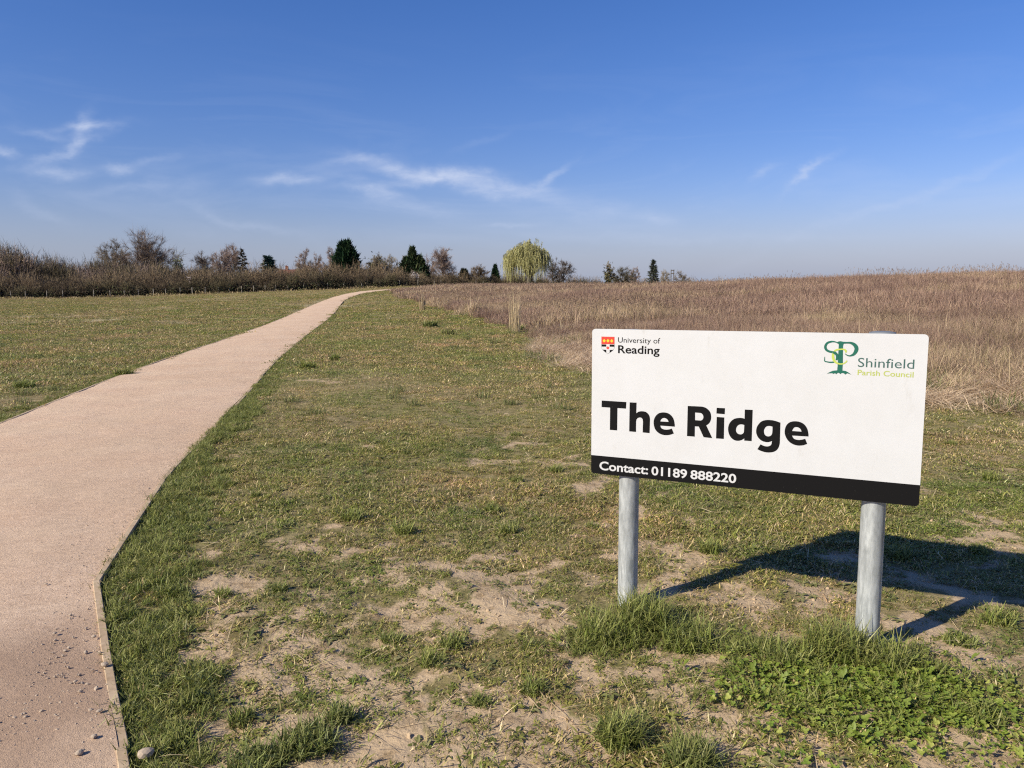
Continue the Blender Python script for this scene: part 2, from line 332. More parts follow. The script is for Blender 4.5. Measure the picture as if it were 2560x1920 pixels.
# sign
m, t, b, o = newmat('white_board'); p = nd(t, 'ShaderNodeTexCoord').outputs['Object']
f = noise(t, p, 5, 7, .7); g = noise(t, p, 55, 4, .7)
c = ramp(t, f, [(.40, (.525, .520, .535)), (.68, (.50, .492, .50))]); c = mix(t, ramp(t, g, [(.20, (.5, .5, .5)), (.26, (0, 0, 0))]), c, (.45, .43, .40))
sm_ = noise(t, vscale(t, p, (1, 1, .35)), 9, 6, .75); c = mix(t, ramp(t, sm_, [(.60, (0, 0, 0)), (.74, (.35, .35, .35))]), c, (.33, .30, .26))
t.links.new(c, b.inputs['Base Color']); b.inputs['Roughness'].default_value = .38; b.inputs['Specular IOR Level'].default_value = .4; M_white = m
m, t, b, o = newmat('black_vinyl'); p = nd(t, 'ShaderNodeTexCoord').outputs['Object']
g = noise(t, p, 60, 5, .75); f = noise(t, p, 4, 5, .6)
c = mix(t, ramp(t, g, [(.64, (0, 0, 0)), (.74, (.5, .5, .5))]), (.008, .0075, .008), (.10, .095, .09)); t.links.new(c, b.inputs['Base Color']); b.inputs['Roughness'].default_value = .5; b.inputs['Specular IOR Level'].default_value = .06; M_black = m
def mat_flat(name, c, rough=.45):
    return mat_noise(name, tuple(a*.93 for a in c), tuple(min(1, a*1.05) for a in c), 30, rough, 0, objc=True)
M_print_w = mat_flat('white_print', (.52, .51, .52)); M_red = mat_flat('red_print', (.72, .045, .028)); M_yel = mat_flat('yellow_print', (.85, .50, .03))
M_pink = mat_flat('pink_print', (.60, .10, .10)); M_dkg = mat_flat('dark_green_print', (.012, .105, .072)); M_ltg = mat_flat('lime_print', (.40, .46, .09))
M_slate = mat_flat('slate_green_print', (.045, .10, .09)); M_grey = mat_flat('grey_print', (.25, .25, .25)); M_pale = mat_flat('pale_lime_print', (.36, .40, .09))
m, t, b, o = newmat('galvanised_steel'); p = nd(t, 'ShaderNodeTexCoord').outputs['Object']
f = noise(t, vscale(t, p, (1, 1, .22)), 42, 6, .7); g = noise(t, p, 9, 4, .6); sp = nd(t, 'ShaderNodeSeparateXYZ'); t.links.new(p, sp.inputs[0])
low = mth(t, 'SUBTRACT', 1.0, mth(t, 'MULTIPLY', sp.outputs[2], 2.2), clamp=True)
streak = mth(t, 'MULTIPLY', ramp(t, noise(t, vscale(t, p, (1, 1, .12)), 75, 4, .7), [(.52, (0, 0, 0)), (.64, (1, 1, 1))]), mth(t, 'MULTIPLY', low, .95))
c = mix(t, g, ramp(t, f, [(.36, (.20, .21, .215)), (.64, (.60, .605, .60))]), (.38, .39, .395)); c = mix(t, streak, c, (.68, .69, .69))
t.links.new(c, b.inputs['Base Color']); b.inputs['Metallic'].default_value = .35; t.links.new(ramp(t, f, [(.3, (.42, .42, .42)), (.7, (.6, .6, .6))]), b.inputs['Roughness'])
bump(t, b, f, .12, .002); M_steel = m
M_cap = mat_noise('grey_cap', (.13, .14, .16), (.2, .21, .23), 20, .5, 0, objc=True)
M_fence = mat_noise('weathered_post', (.25, .21, .17), (.42, .37, .31), 10, .9, .3, .01)
M_bark = mat_noise('bark', (.075, .06, .045), (.17, .14, .11), 6, .9, .5, .03)
M_brick = mat_noise('red_brick', (.20, .075, .05), (.30, .12, .08), 4, .9, .2, .01)
M_tile = mat_noise('roof_tile', (.12, .05, .035), (.21, .09, .065), 3, .9, .3, .02)
M_pane = mat_noise('window_glass', (.03, .035, .04), (.05, .06, .07), 2, .1, 0)
M_frame = mat_flat('window_paint', (.7, .7, .68))

# ------------------------------------------------------------------ ground sheet
rad = np.r_[0.0, np.geomspace(.5, 14, 150), np.geomspace(14.3, 160, 150), np.geomspace(165, 4000, 40)]
th = np.radians(np.r_[np.arange(-50, 50, .5), np.arange(50, 310, 2.5)]); nt = len(th)
RR, TH = np.meshgrid(rad[1:], th, indexing='ij'); gxx = RR*np.sin(TH); gyy = RR*np.cos(TH)
gz_ = G(gxx, gyy); ins, dl, dr = path_mask(gxx, gyy)
gz_ = gz_ - .07*np.where(ins, sstep(0, .12, np.minimum(dl, dr)), 0) - .02*np.where(ins, 1, 0)
V = np.concatenate([[(0, 0, float(G(0., 0.))-.05)], np.stack([gxx, gyy, gz_], -1).reshape(-1, 3)])
nr = len(rad)-1; a = np.arange(nr-1)[:, None]*nt; j = np.arange(nt)[None]; j2 = (j+1) % nt
q = np.stack([1+a+j, 1+a+nt+j, 1+a+nt+j2, 1+a+j2], -1).reshape(-1, 4)
T = np.concatenate([q[:, [0, 2, 1]], q[:, [0, 3, 2]], np.stack([np.zeros(nt, int), 1+np.arange(nt), 1+(np.arange(nt)+1) % nt], -1)[:, [0, 2, 1]]])
me = tri_mesh('ground', V, T, [M_ground], smooth=True)
md = meadow_depth(V[:, 0], V[:, 1])
for nm, arr in (('turf', 1-bare_mask(V[:, 0], V[:, 1])), ('dry', dry_mask(V[:, 0], V[:, 1])), ('meadow', sstep(-.6, 1.0, md+(fbm(V[:, 0]*.9, V[:, 1]*.9, 51)-.5)*2))):
    at_ = me.attributes.new(nm, 'FLOAT', 'POINT'); at_.data.foreach_set('value', np.asarray(arr, np.float32))
ground = tag(obj('ground', me), 'sandy soil and worn turf of the open field', 'ground', kind='structure')

# ------------------------------------------------------------------ path with timber edging
def resample(poly, s):
    p = np.array(poly); d = np.r_[0, np.cumsum(np.hypot(*np.diff(p, axis=0).T))]
    return np.stack([np.interp(s*d[-1], d, p[:, 0]), np.interp(s*d[-1], d, p[:, 1])], -1)
def by_y(poly, ys):
    p = np.array(poly); return np.interp(ys, p[:, 1], p[:, 0])
ys = np.r_[np.linspace(-8, 14, 150), np.linspace(14.3, 108, 150)]
xl = by_y(PL, ys); xr = by_y(PR, ys); s_ = np.linspace(0, 1, 41)
ro_x = xl[:, None]*(1-s_)+xr[:, None]*s_; ro_y = np.repeat(ys[:, None], 41, 1)
eL = resample([p for p in PL if p[1] > 108] or PL[-3:], np.linspace(0, 1, 14)); eR = resample([p for p in PR if p[1] > 104], np.linspace(0, 1, 14))
eL[0] = (xl[-1], 108.0)
tail_x = eL[1:, 0:1]*(1-s_)+eR[1:, 0:1]*s_; tail_y = eL[1:, 1:2]*(1-s_)+eR[1:, 1:2]*s_
ro_x = np.concatenate([ro_x, tail_x]); ro_y = np.concatenate([ro_y, tail_y])
pz = G0(ro_x, ro_y)+.022+.03*(4*s_*(1-s_))[None]*.6+(fbm(ro_x*2.2, ro_y*2.2, 61, 3)-.5)*.02
nr_, nc_ = ro_x.shape; idx = np.arange(nr_*nc_).reshape(nr_, nc_)
T = np.concatenate([np.stack([idx[:-1, :-1], idx[:-1, 1:], idx[1:, 1:]], -1).reshape(-1, 3), np.stack([idx[:-1, :-1], idx[1:, 1:], idx[1:, :-1]], -1).reshape(-1, 3)])
me = tri_mesh('path', np.stack([ro_x, ro_y, pz], -1).reshape(-1, 3), T, [M_path], smooth=True)
gx0, gy0, _ = hit(150, 1760)
grit = sstep(1.1, .3, np.hypot(ro_x-gx0+.1, (ro_y-gy0)*.8)/.75+(fbm(ro_x*4, ro_y*4, 63)-.5)*1.2)
me.attributes.new('grit', 'FLOAT', 'POINT').data.foreach_set('value', grit.ravel().astype(np.float32))
path = tag(obj('path', me), 'pale pinkish gravel path winding away across the field', 'path', kind='structure')
def boards(poly, y0, y1, side):
    pts = np.array([p for p in poly if y0 <= p[1] <= y1]); d = np.r_[0, np.cumsum(np.hypot(*np.diff(pts, axis=0).T))]
    cuts = [d[0]]; brk = [d[k] for k in range(1, len(pts)-1) if side > 0 and abs(pts[k][1]-3.93) < .3]
    while cuts[-1] < d[-1]-.3:
        nx = cuts[-1]+float(RNG.uniform(1.9, 2.6)); b_ = [q for q in brk if cuts[-1]+.2 < q < nx]
        cuts.append(b_[0] if b_ else min(nx, d[-1]))
    for c0, c1 in zip(cuts[:-1], cuts[1:]):
        k = max(2, int((c1-c0)/.4)); s = np.linspace(c0+.006, c1-.006, k+1)
        X = np.interp(s, d, pts[:, 0]); Y = np.interp(s, d, pts[:, 1]); wob = (RNG.normal(size=2)*.008)
        X = X+np.linspace(wob[0], wob[1], k+1)
        tx, ty = np.gradient(X), np.gradient(Y); ln = np.hypot(tx, ty); nx_, ny_ = ty/ln, -tx/ln
        Z = G0(X, Y)+.027+RNG.normal()*.003+np.linspace(-1, 1, k+1)*RNG.normal()*.005
        wv = .034 if Y.mean() < 9 else .04
        ring = []
        for o_, zz in ((0, -.14), (0, -.003), (.003, 0), (wv-.003, 0), (wv, -.003), (wv, -.14)):
            ring.append(np.stack([X+nx_*o_*side, Y+ny_*o_*side, Z+zz], -1))
        R_ = np.stack(ring, 1); n_ = R_.shape[1]; ii = np.arange((k+1)*n_).reshape(k+1, n_)
        T_ = []
        for a_ in range(k):
            for b_ in range(n_):
                b2 = (b_+1) % n_; T_ += [(ii[a_, b_], ii[a_, b2], ii[a_+1, b2]), (ii[a_, b_], ii[a_+1, b2], ii[a_+1, b_])]
        for e_ in (ii[0], ii[-1]): T_ += [(e_[0], e_[q_], e_[q_+1]) for q_ in range(1, n_-1)]
        o_ = obj('edging_board', tri_mesh('edging_board', R_.reshape(-1, 3), np.array(T_), [M_timber]), path)
boards([(p[0], p[1]) for p in PR], .6, 62, 1)
boards([(p[0], p[1]) for p in PL], 1.5, 62, -1)

# ------------------------------------------------------------------ the sign
SW, SH = 1.412, 0.70
TL = np.array([0.38292508, 3.6654703, 1.36227721]); HX = np.array([0.89999273, -0.43590491, 0.0]); NB = np.array([0.43590490, 0.89999273, 0.0])   # board corner, its width direction, its back side
def bl(u, v):                                        # photo pixel -> millimetre-true place on the board (x right, z down from the top left corner)
    r = pray(u, v); o_ = np.array([0, 0, CH]); s = ((TL-o_) @ NB)/(r @ NB); P = o_+r*s-TL; return np.array([P @ HX, -P[2]])
base_mid = TL+HX*.71; base_mid = np.array([base_mid[0], base_mid[1], float(G0(base_mid[0], base_mid[1]))])
sign = tag(empty('field_sign', base_mid), 'white field name sign with black contact band on two steel posts', 'sign')
yaw = math.atan2(HX[1], HX[0]); sign.rotation_euler = (0, 0, yaw)
ZT = TL[2]-base_mid[2]                               # board top above the sign's base
def S(lx, lz, off=0.0): return (lx-.71, -off, ZT-lz)  # board place -> sign-local; off = metres in front of the board's face
def rrect(w, h, r, n=6):
    out = []
    for cx_, cz_, a0 in ((w-r, r, -90), (w-r, h-r, 0), (r, h-r, 90), (r, r, 180)):
        for k in range(n+1):
            a = math.radians(a0+90*k/n); out.append((cx_+r*math.cos(a), cz_+r*math.sin(a)))
    return out
rr = rrect(SW, SH, .016); n = len(rr); mb = MB()
V = [S(x, z, 0) for x, z in rr]+[S(x, z, -.004) for x, z in rr]
T = [(0, k+1, k) for k in range(1, n-1)]+[(n, n+k, n+k+1) for k in range(1, n-1)]
T += [q_ for k in range(n) for q_ in ((k, (k+1) % n, n+(k+1) % n), (k, n+(k+1) % n, n+k))]
mb.add(V, T); board = obj('board', mb.mesh('board', [M_white]), sign)
def sheet(mb, loops, off, m=0, px=True):             # a flat shape with holes printed on the board
    L3 = [[Vector((float(q_[0]), float(q_[1]), 0)) for q_ in ([bl(*p) for p in lp] if px else lp)] for lp in loops]
    tri = tessellate_polygon(L3); flat = [p for lp in L3 for p in lp]
    mb.add([S(p.x, p.y, off) for p in flat], tri, m=m)
bt = bl(1478.1, 1136.9)[1]*.5+bl(2302, 1213.7)[1]*.5
mb = MB(); rb = rrect(SW, SH, .016); sheet(mb, [[(0, bt), (SW, bt)]+[p for p in rb if p[1] > SH-.017]], .0004, px=False)
obj('contact_band', mb.mesh('contact_band', [M_black]), board)
Z1 = lambda p: (1490+p[0]*.12206, 990+p[1]*.12206)
Z2 = lambda p: (1700+p[0]*.15371, 1000+p[1]*.15371)
GL = [(Z1, [[(118,92),(622,123),(615,259),(440,247),(434,705),(284,693),(290,238),(114,226)]]),
 (Z1, [[(690,130),(832,136),(826,352),(870,322),(905,313),(940,311),(975,314),(1010,322),(1040,338),(1065,360),(1085,387),(1097,415),(1104,447),(1107,480),(1098,760),(956,746),(962,520),(955,475),(935,450),(915,441),(895,439),(855,450),(832,478),(822,520),(820,736),(680,724)]]),
 (Z1, [[(1615,628),(1318,606),(1330,645),(1342,660),(1360,672),(1400,686),(1450,690),(1505,682),(1553,666),(1595,768),(1530,792),(1490,800),(1450,803),(1410,802),(1370,796),(1330,783),(1290,763),(1258,738),(1230,708),(1209,675),(1195,640),(1184,598),(1180,555),(1182,515),(1188,480),(1201,444),(1220,412),(1243,385),(1270,362),(1303,347),(1340,338),(1370,335),(1400,336),(1437,341),(1470,350),(1505,368),(1535,392),(1560,420),(1580,450),(1595,486),(1605,525),(1614,580)],
       [(1318,520),(1330,485),(1355,460),(1375,452),(1395,449),(1415,452),(1435,460),(1455,473),(1468,490),(1480,510),(1486,530)]]),
 (Z2, [[(126,96),(350,106),(382,112),(410,122),(437,137),(460,157),(480,179),(495,205),(504,232),(507,262),(508,292),(503,320),(494,347),(480,372),(458,395),(428,414),(525,620),(385,605),(305,432),(243,428),(240,596),(114,586)],
       [(246,204),(330,210),(348,216),(362,228),(375,246),(380,268),(380,290),(372,308),(360,323),(340,334),(246,328)]]),
 (Z2, [[(597,127),(732,133),(728,231),(592,219)]]), (Z2, [[(597,274),(721,284),(713,633),(586,624)]]),
 (Z2, [[(1054,155),(1183,161),(1166,669),(1044,660),(1046,625),(1023,640),(1000,652),(972,661),(945,664),(917,662),(890,655),(865,642),(840,622),(820,599),(805,572),(793,543),(785,510),(782,480),(783,450),(788,421),(797,395),(811,368),(830,345),(853,324),(880,307),(904,299),(930,294),(960,291),(990,290),(1022,295),(1050,304)],
       [(1046,408),(1022,399),(1000,396),(980,397),(960,402),(943,413),(930,428),(919,448),(912,470),(911,492),(914,512),(924,530),(938,545),(960,556),(985,560),(1004,557),(1020,548),(1033,534),(1040,515)]]),
 (Z2, [[(1634,368),(1625,680),(1623,706),(1618,730),(1611,756),(1600,780),(1584,803),(1565,822),(1541,836),(1515,846),(1479,852),(1440,854),(1404,852),(1370,846),(1310,826),(1258,800),(1310,720),(1350,740),(1375,749),(1400,754),(1420,755),(1440,752),(1460,746),(1475,735),(1485,721),(1490,705),(1494,666),(1468,678),(1440,685),(1412,686),(1385,682),(1354,674),(1325,660),(1299,640),(1275,615),(1257,587),(1245,555),(1239,528),(1238,500),(1242,470),(1250,440),(1265,411),(1285,385),(1306,362),(1330,345),(1358,334),(1390,327),(1420,324),(1450,324),(1510,330),(1570,345)],
       [(1505,435),(1478,425),(1450,422),(1426,424),(1405,432),(1387,449),(1375,470),(1367,490),(1365,510),(1368,534),(1375,555),(1386,571),(1400,582),(1420,590),(1440,592),(1459,588),(1475,580),(1488,567),(1497,550),(1501,526),(1503,500)]]),
 (Z2, [[(2090,594),(1824,578),(1835,606),(1847,622),(1862,634),(1880,641),(1900,646),(1940,650),(1990,643),(2036,630),(2070,714),(2010,735),(1978,740),(1945,742),(1912,740),(1880,734),(1848,724),(1820,710),(1791,691),(1765,668),(1743,641),(1725,610),(1712,579),(1703,545),(1702,512),(1705,480),(1714,446),(1728,415),(1747,390),(1770,370),(1798,356),(1830,348),(1860,345),(1890,346),(1927,350),(1960,360),(1992,375),(2020,395),(2043,420),(2062,450),(2075,479),(2083,510),(2091,560)],
       [(1824,503),(1838,470),(1860,448),(1878,441),(1897,440),(1917,444),(1935,452),(1951,464),(1962,478),(1971,495),(1976,514)]])]
mb = MB()
for Z, loops in GL: sheet(mb, [[Z(p) for p in lp] for lp in loops], .0004)
obj('title_lettering', mb.mesh('title_lettering', [M_black]), board)
def text(name, body, pl, pr, cap, mat, bold=0.0, off=.0004, capch='H', shear=0.0):
    """a line of print fitted between two places on the board; cap = capital height in photo pixels"""
    def ev(s):
        cu = bpy.data.curves.new('print', 'FONT'); cu.body = s; cu.size = 1.0; cu.offset = bold; cu.fill_mode = 'FRONT'; cu.resolution_u = 4
        o_ = bpy.data.objects.new('print', cu); col.objects.link(o_); dg = bpy.context.evaluated_depsgraph_get()
        me_ = bpy.data.meshes.new_from_object(o_.evaluated_get(dg)); v = np.zeros(len(me_.vertices)*3); me_.vertices.foreach_get('co', v)
        bpy.data.objects.remove(o_); bpy.data.curves.remove(cu); return me_, v.reshape(-1, 3)
    hm, hv = ev(capch); ch_ = hv[:, 1].max()-hv[:, 1].min(); y0 = hv[:, 1].min()
    me_, v = ev(body); a, b_ = bl(*pl), bl(*pr); c_ = bl(pl[0], pl[1]-cap)
    sx = (b_[0]-a[0])/(v[:, 0].max()-v[:, 0].min()); sz = abs(a[1]-c_[1])/ch_
    x = a[0]+(v[:, 0]-v[:, 0].min())*sx; zz = a[1]+(b_[1]-a[1])*(x-a[0])/(b_[0]-a[0])-(v[:, 1]-y0)*sz
    w = np.array([S(p, q_, off) for p, q_ in zip(x, zz)], np.float32); me_.vertices.foreach_set('co', w.ravel()); me_.update(); me_.materials.clear(); me_.materials.append(mat)
    bpy.data.meshes.remove(hm); me_.name = name; return obj(name, me_, board)
text('contact_lettering', 'Contact:', (1498.6, 1174.4), (1620.1, 1186.2), 21.5, M_print_w, .022, .0008)
text('contact_lettering', '01189', (1628.6, 1187.4), (1717.5, 1196.2), 21.8, M_print_w, .022, .0008)
text('contact_lettering', '888220', (1726.0, 1197.0), (1840.3, 1208.2), 22.2, M_print_w, .022, .0008)
text('crest_lettering', 'University of', (1545.1, 856.2), (1650.4, 858.9), 13.1, M_black, .002)
text('crest_lettering', 'Reading', (1545.1, 883.0), (1649.0, 886.0), 20.0, M_black, .018)
text('emblem_lettering', 'Shinfield', (2144.2, 917.1), (2285.2, 922.0), 22.5, M_slate, .0)
text('emblem_lettering', 'Parish Council', (2143.7, 937.5), (2283.6, 943.8), 13.3, M_pale, .012)
Z5 = lambda p: (1460+p[0]*.07233, 800+p[1]*.07233)
mb = MB(); sh5 = lambda pts, off, m: sheet(mb, [[Z5(p) for p in pts]], off, m)
sh5([(600,570),(1058,580),(1058,935),(1038,1006),(990,1062),(825,1180),(695,1088),(632,1024),(598,964)], .0004, 3)
sh5([(610,580),(1048,590),(1048,930),(1028,1000),(984,1052),(825,1166),(702,1080),(642,1020),(608,960)], .0006, 1)
sh5([(608,575),(1052,585),(1052,836),(608,834)], .0008, 0)
sh5([(610,842),(772,845),(772,922),(610,918)], .0008, 2); sh5([(888,847),(1050,850),(1050,926),(888,923)], .0008, 2)
sh5([(640,1022),(772,1030),(772,1138),(704,1082)], .0008, 2); sh5([(888,1035),(1022,1030),(985,1062),(888,1136)], .0008, 2)
for cx_, cy_ in ((700,718),(829,720),(960,724)):
    sh5([(cx_-14,cy_-58),(cx_+14,cy_-58),(cx_+24,cy_-34),(cx_+50,cy_-6),(cx_+46,cy_+14),(cx_+26,cy_+28),(cx_+16,cy_+50),(cx_-16,cy_+50),(cx_-26,cy_+28),(cx_-46,cy_+14),(cx_-50,cy_-6),(cx_-24,cy_-34)], .0010, 4)
rose = [(825+(58 if k % 2 == 0 else 44)*math.sin(k*math.pi/5), 962-(58 if k % 2 == 0 else 44)*math.cos(k*math.pi/5)) for k in range(10)]
sh5(rose, .0010, 5); sh5([(825+20*math.sin(k*math.pi/4), 962-20*math.cos(k*math.pi/4)) for k in range(8)], .0012, 6)
obj('crest', mb.mesh('crest', [M_red, M_print_w, M_black, M_grey, M_yel, M_red, M_pink]), board)
Z3 = lambda p: (2040+p[0]*.06027, 840+p[1]*.06027)
mb = MB()
def stroke(pts, off, m):
    p = np.array(pts, float); tt = np.linspace(0, len(p)-1, (len(p)-1)*5+1); k = np.clip(tt.astype(int), 0, len(p)-2); f = (tt-k)[:, None]
    g = lambda i: p[np.clip(i, 0, len(p)-1)]
    a, b_, c_, d_ = g(k-1), g(k), g(k+1), g(k+2)
    q_ = .5*(2*b_+(c_-a)*f+(2*a-5*b_+4*c_-d_)*f**2+(3*b_-a-3*c_+d_)*f**3)
    d = np.gradient(q_[:, :2], axis=0); d /= np.maximum(np.linalg.norm(d, axis=1, keepdims=True), 1e-9); nn = np.stack([-d[:, 1], d[:, 0]], -1)*np.maximum(q_[:, 2:3], 4)/2
    A, B = q_[:, :2]+nn, q_[:, :2]-nn; V = []
    for r_ in np.stack([A, B], 1).reshape(-1, 2): V.append(S(*bl(*Z3(r_)), off))
    T = [t_ for i in range(len(q_)-1) for t_ in ((2*i, 2*i+1, 2*i+3), (2*i, 2*i+3, 2*i+2))]
    mb.add(V, T, m=m)
stroke([(700,672,92),(800,710,112),(868,790,112),(880,880,105),(845,1000,70)], .0012, 0)
stroke([(930,300,60),(850,262,45),(750,235,58),(630,235,75),(500,275,88),(420,350,98),(388,450,108),(410,540,105),(480,610,95),(600,655,88),(710,674,90)], .0006, 0)
stroke([(760,1080,62),(600,1092,58),(480,1075,50),(365,1042,44),(360,950,36),(364,860,26)], .0006, 0)
stroke([(1140,280,86),(1300,280,72),(1430,285,90),(1560,340,132),(1650,430,160),(1680,540,168),(1640,660,150),(1560,760,112),(1450,812,70),(1370,822,52),(1280,790,42),(1200,730,26)], .0006, 0)
sheet(mb, [[Z3(p) for p in [(870,258),(930,226),(1010,214),(1090,226),(1180,250),(1150,320),(1122,420),(1112,1100),(1096,1430),(1230,1450),(1330,1500),(1470,1600),(1290,1545),(1215,1600),(1150,1545),(1070,1530),(1015,1580),(960,1540),(910,1520),(840,1585),(780,1540),(715,1575),(670,1540),(450,1555),(560,1500),(700,1440),(880,1420),(900,1180),(930,600),(945,370),(925,310)]]], .0008, 0)
stroke([(1225,690,50),(1240,610,82),(1140,552,60),(1020,550,56),(900,565,70),(800,600,72),(735,690,88),(705,800,104),(715,920,108),(765,1030,100),(850,1110,80),(950,1150,60),(1050,1160,56),(1150,1140,48),(1240,1080,55),(1290,1015,46)], .0010, 1)
obj('tree_emblem', mb.mesh('tree_emblem', [M_dkg, M_ltg]), board)
def ring_tube(mb, cx_, cy_, prof, sides=28, m=0):
    ang = np.arange(sides)*2*np.pi/sides; rows = [np.stack([cx_+r*np.cos(ang), cy_+r*np.sin(ang), np.full(sides, z)], -1) for r, z in prof]
    ii = np.arange(len(prof)*sides).reshape(len(prof), sides); k2 = (np.arange(sides)+1) % sides
    T = np.concatenate([np.concatenate([np.stack([ii[a], ii[a][k2], ii[a+1][k2]], -1), np.stack([ii[a], ii[a+1][k2], ii[a+1]], -1)]) for a in range(len(prof)-1)])
    mb.add(np.concatenate(rows), T, m=m)
PRAD = .048
for lx, top in ((.1727, .992*ZT), (1.2454, ZT-.002)):
    px_, py_ = lx-.71, .062
    mb = MB(); ring_tube(mb, px_, py_, [(PRAD, -.45), (PRAD, top)]); po = obj('post', mb.mesh('post', [M_steel], True), sign)
    mb = MB(); ring_tube(mb, px_, py_, [(PRAD+.0025, top-.02), (PRAD+.0035, top-.002), (PRAD+.002, top+.005), (PRAD*.6, top+.009), (.0005, top+.0095)]); obj('post_cap', mb.mesh('post_cap', [M_cap], True), po)
for lz in (.12, .58):                                # channel rails and clamps behind the board
    mb = MB(); box(mb, S(.706, lz, -.0085), (1.36, .007, .03)); rl = obj('rail', mb.mesh('rail', [M_steel]), sign)
    for lx in (.1727, 1.2454):
        mb = MB(); ring_tube(mb, lx-.71, .062, [(PRAD+.001, ZT-lz-.012), (PRAD+.0035, ZT-lz-.012), (PRAD+.0035, ZT-lz+.012), (PRAD+.001, ZT-lz+.012)]); obj('clamp', mb.mesh('clamp', [M_steel], True), rl)

# ------------------------------------------------------------------ fence posts, twin-post frame, house
FENCE = [(-420,752,111),(0,747,118),(300,743,123),(500,736,126),(700,729,131),(900,722,140),(1000,717,145),(1200,711,156),(1450,705,172),(1800,702,190)]
fu, fv, fy = np.array(FENCE).T
FX = np.array([atdepth(u, v, y)[0] for u, v, y in FENCE])
def fence_y(x): return np.interp(x, FX, fy)
post_u = [27,63,116,157,234,275,311,346,384,415,450,481,513,545,574,604,634,663,690,720,760,795,820,860,905,950,1000,1045,1086,1103,1190,1208]
for k, u in enumerate(post_u):
    y = float(np.interp(u, fu, fy)); x = float(atdepth(u, 730, y)[0]); z = float(G0(x, y)); mb = MB()
    h = 1.12+RNG.normal()*.08; r = .048+RNG.normal()*.006; lean = RNG.normal(size=2)*.03
    tubes(mb, [(0, 0, -.3)], [(lean[0], lean[1], h)], r*1.05, r*.95, 7); tubes(mb, [(lean[0], lean[1], h)], [(lean[0], lean[1], h+.03)], r*.95, r*.35, 7)
    tag(obj('fence_post', mb.mesh('fence_post', [M_fence], False), loc=(x, y, z)), 'slim weathered fence post along the foot of the brown hedge', 'post', 'fence posts before the hedge')
y = 85.0; x = float(atdepth(1681, 690, y)[0]); z0 = float(G0(x, y)); ztop = float(atdepth(1681, 674, y)[2])-z0
fr = tag(empty('post_frame', (x, y, z0)), 'two dark posts joined by crossbars rising from the dead grass', 'frame')
for s in (-1, 1):
    mb = MB(); box(mb, (s*.15, 0, ztop/2-.1), (.075, .075, ztop+.2)); obj('post', mb.mesh('post', [M_bark]), fr)
for zz in (ztop-.08, ztop-.42):
    mb = MB(); box(mb, (0, -.056, zz), (.40, .035, .09)); obj('crossbar', mb.mesh('crossbar', [M_bark]), fr)
def house(u, y, v_top, w, d, label, rz):
    x = float(atdepth(u, 690, y)[0]); z0 = float(G0(x, y)); ht = float(atdepth(u, v_top, y)[2])-z0; e = ht-2.6
    hs = tag(empty('brick_house', (x, y, z0)), label, 'house'); hs.rotation_euler = (0, 0, rz)
    mb = MB(); box(mb, (0, 0, e/2-.3), (w, d, e+.6)); mb.add([(-w/2,-d/2,e),(w/2,-d/2,e),(w/2,d/2,e),(-w/2,d/2,e),(-w/2,0,ht-.15),(w/2,0,ht-.15)], [(0,4,3),(1,2,5)]); obj('wall', mb.mesh('wall', [M_brick]), hs)
    mb = MB(); ov = .35
    for s in (-1, 1):
        A = np.array([(-w/2-ov, s*(d/2+ov), e-.25), (w/2+ov, s*(d/2+ov), e-.25), (w/2+ov, 0, ht), (-w/2-ov, 0, ht)]); mb.add(np.r_[A, A-[0, 0, .14]], BOXT)
    rf = obj('roof', mb.mesh('roof', [M_tile]), hs)
    for cx_ in (-w*.28, w*.3):
        mb = MB(); box(mb, (cx_, 0, ht+.15), (.7, .6, 1.3)); box(mb, (cx_, 0, ht+.84), (.82, .72, .1)); box(mb, (cx_-.15, 0, ht+1.0), (.2, .2, .24)); obj('chimney', mb.mesh('chimney', [M_brick]), rf)
    for cx_ in (-w*.3, 0, w*.3):
        mb = MB(); box(mb, (cx_, -d/2-.02, e-1.3), (1.3, .1, 1.2)); wn = obj('window', mb.mesh('window', [M_frame]), hs)
        for s in (-1, 1): mb = MB(); box(mb, (cx_+s*.3, -d/2-.08, e-1.3), (.5, .04, 1.0)); obj('pane', mb.mesh('pane', [M_pane]), wn)
house(741, 205, 673.5, 8.5, 6.5, 'red brick house whose tiled roof shows above the hedge', .12)

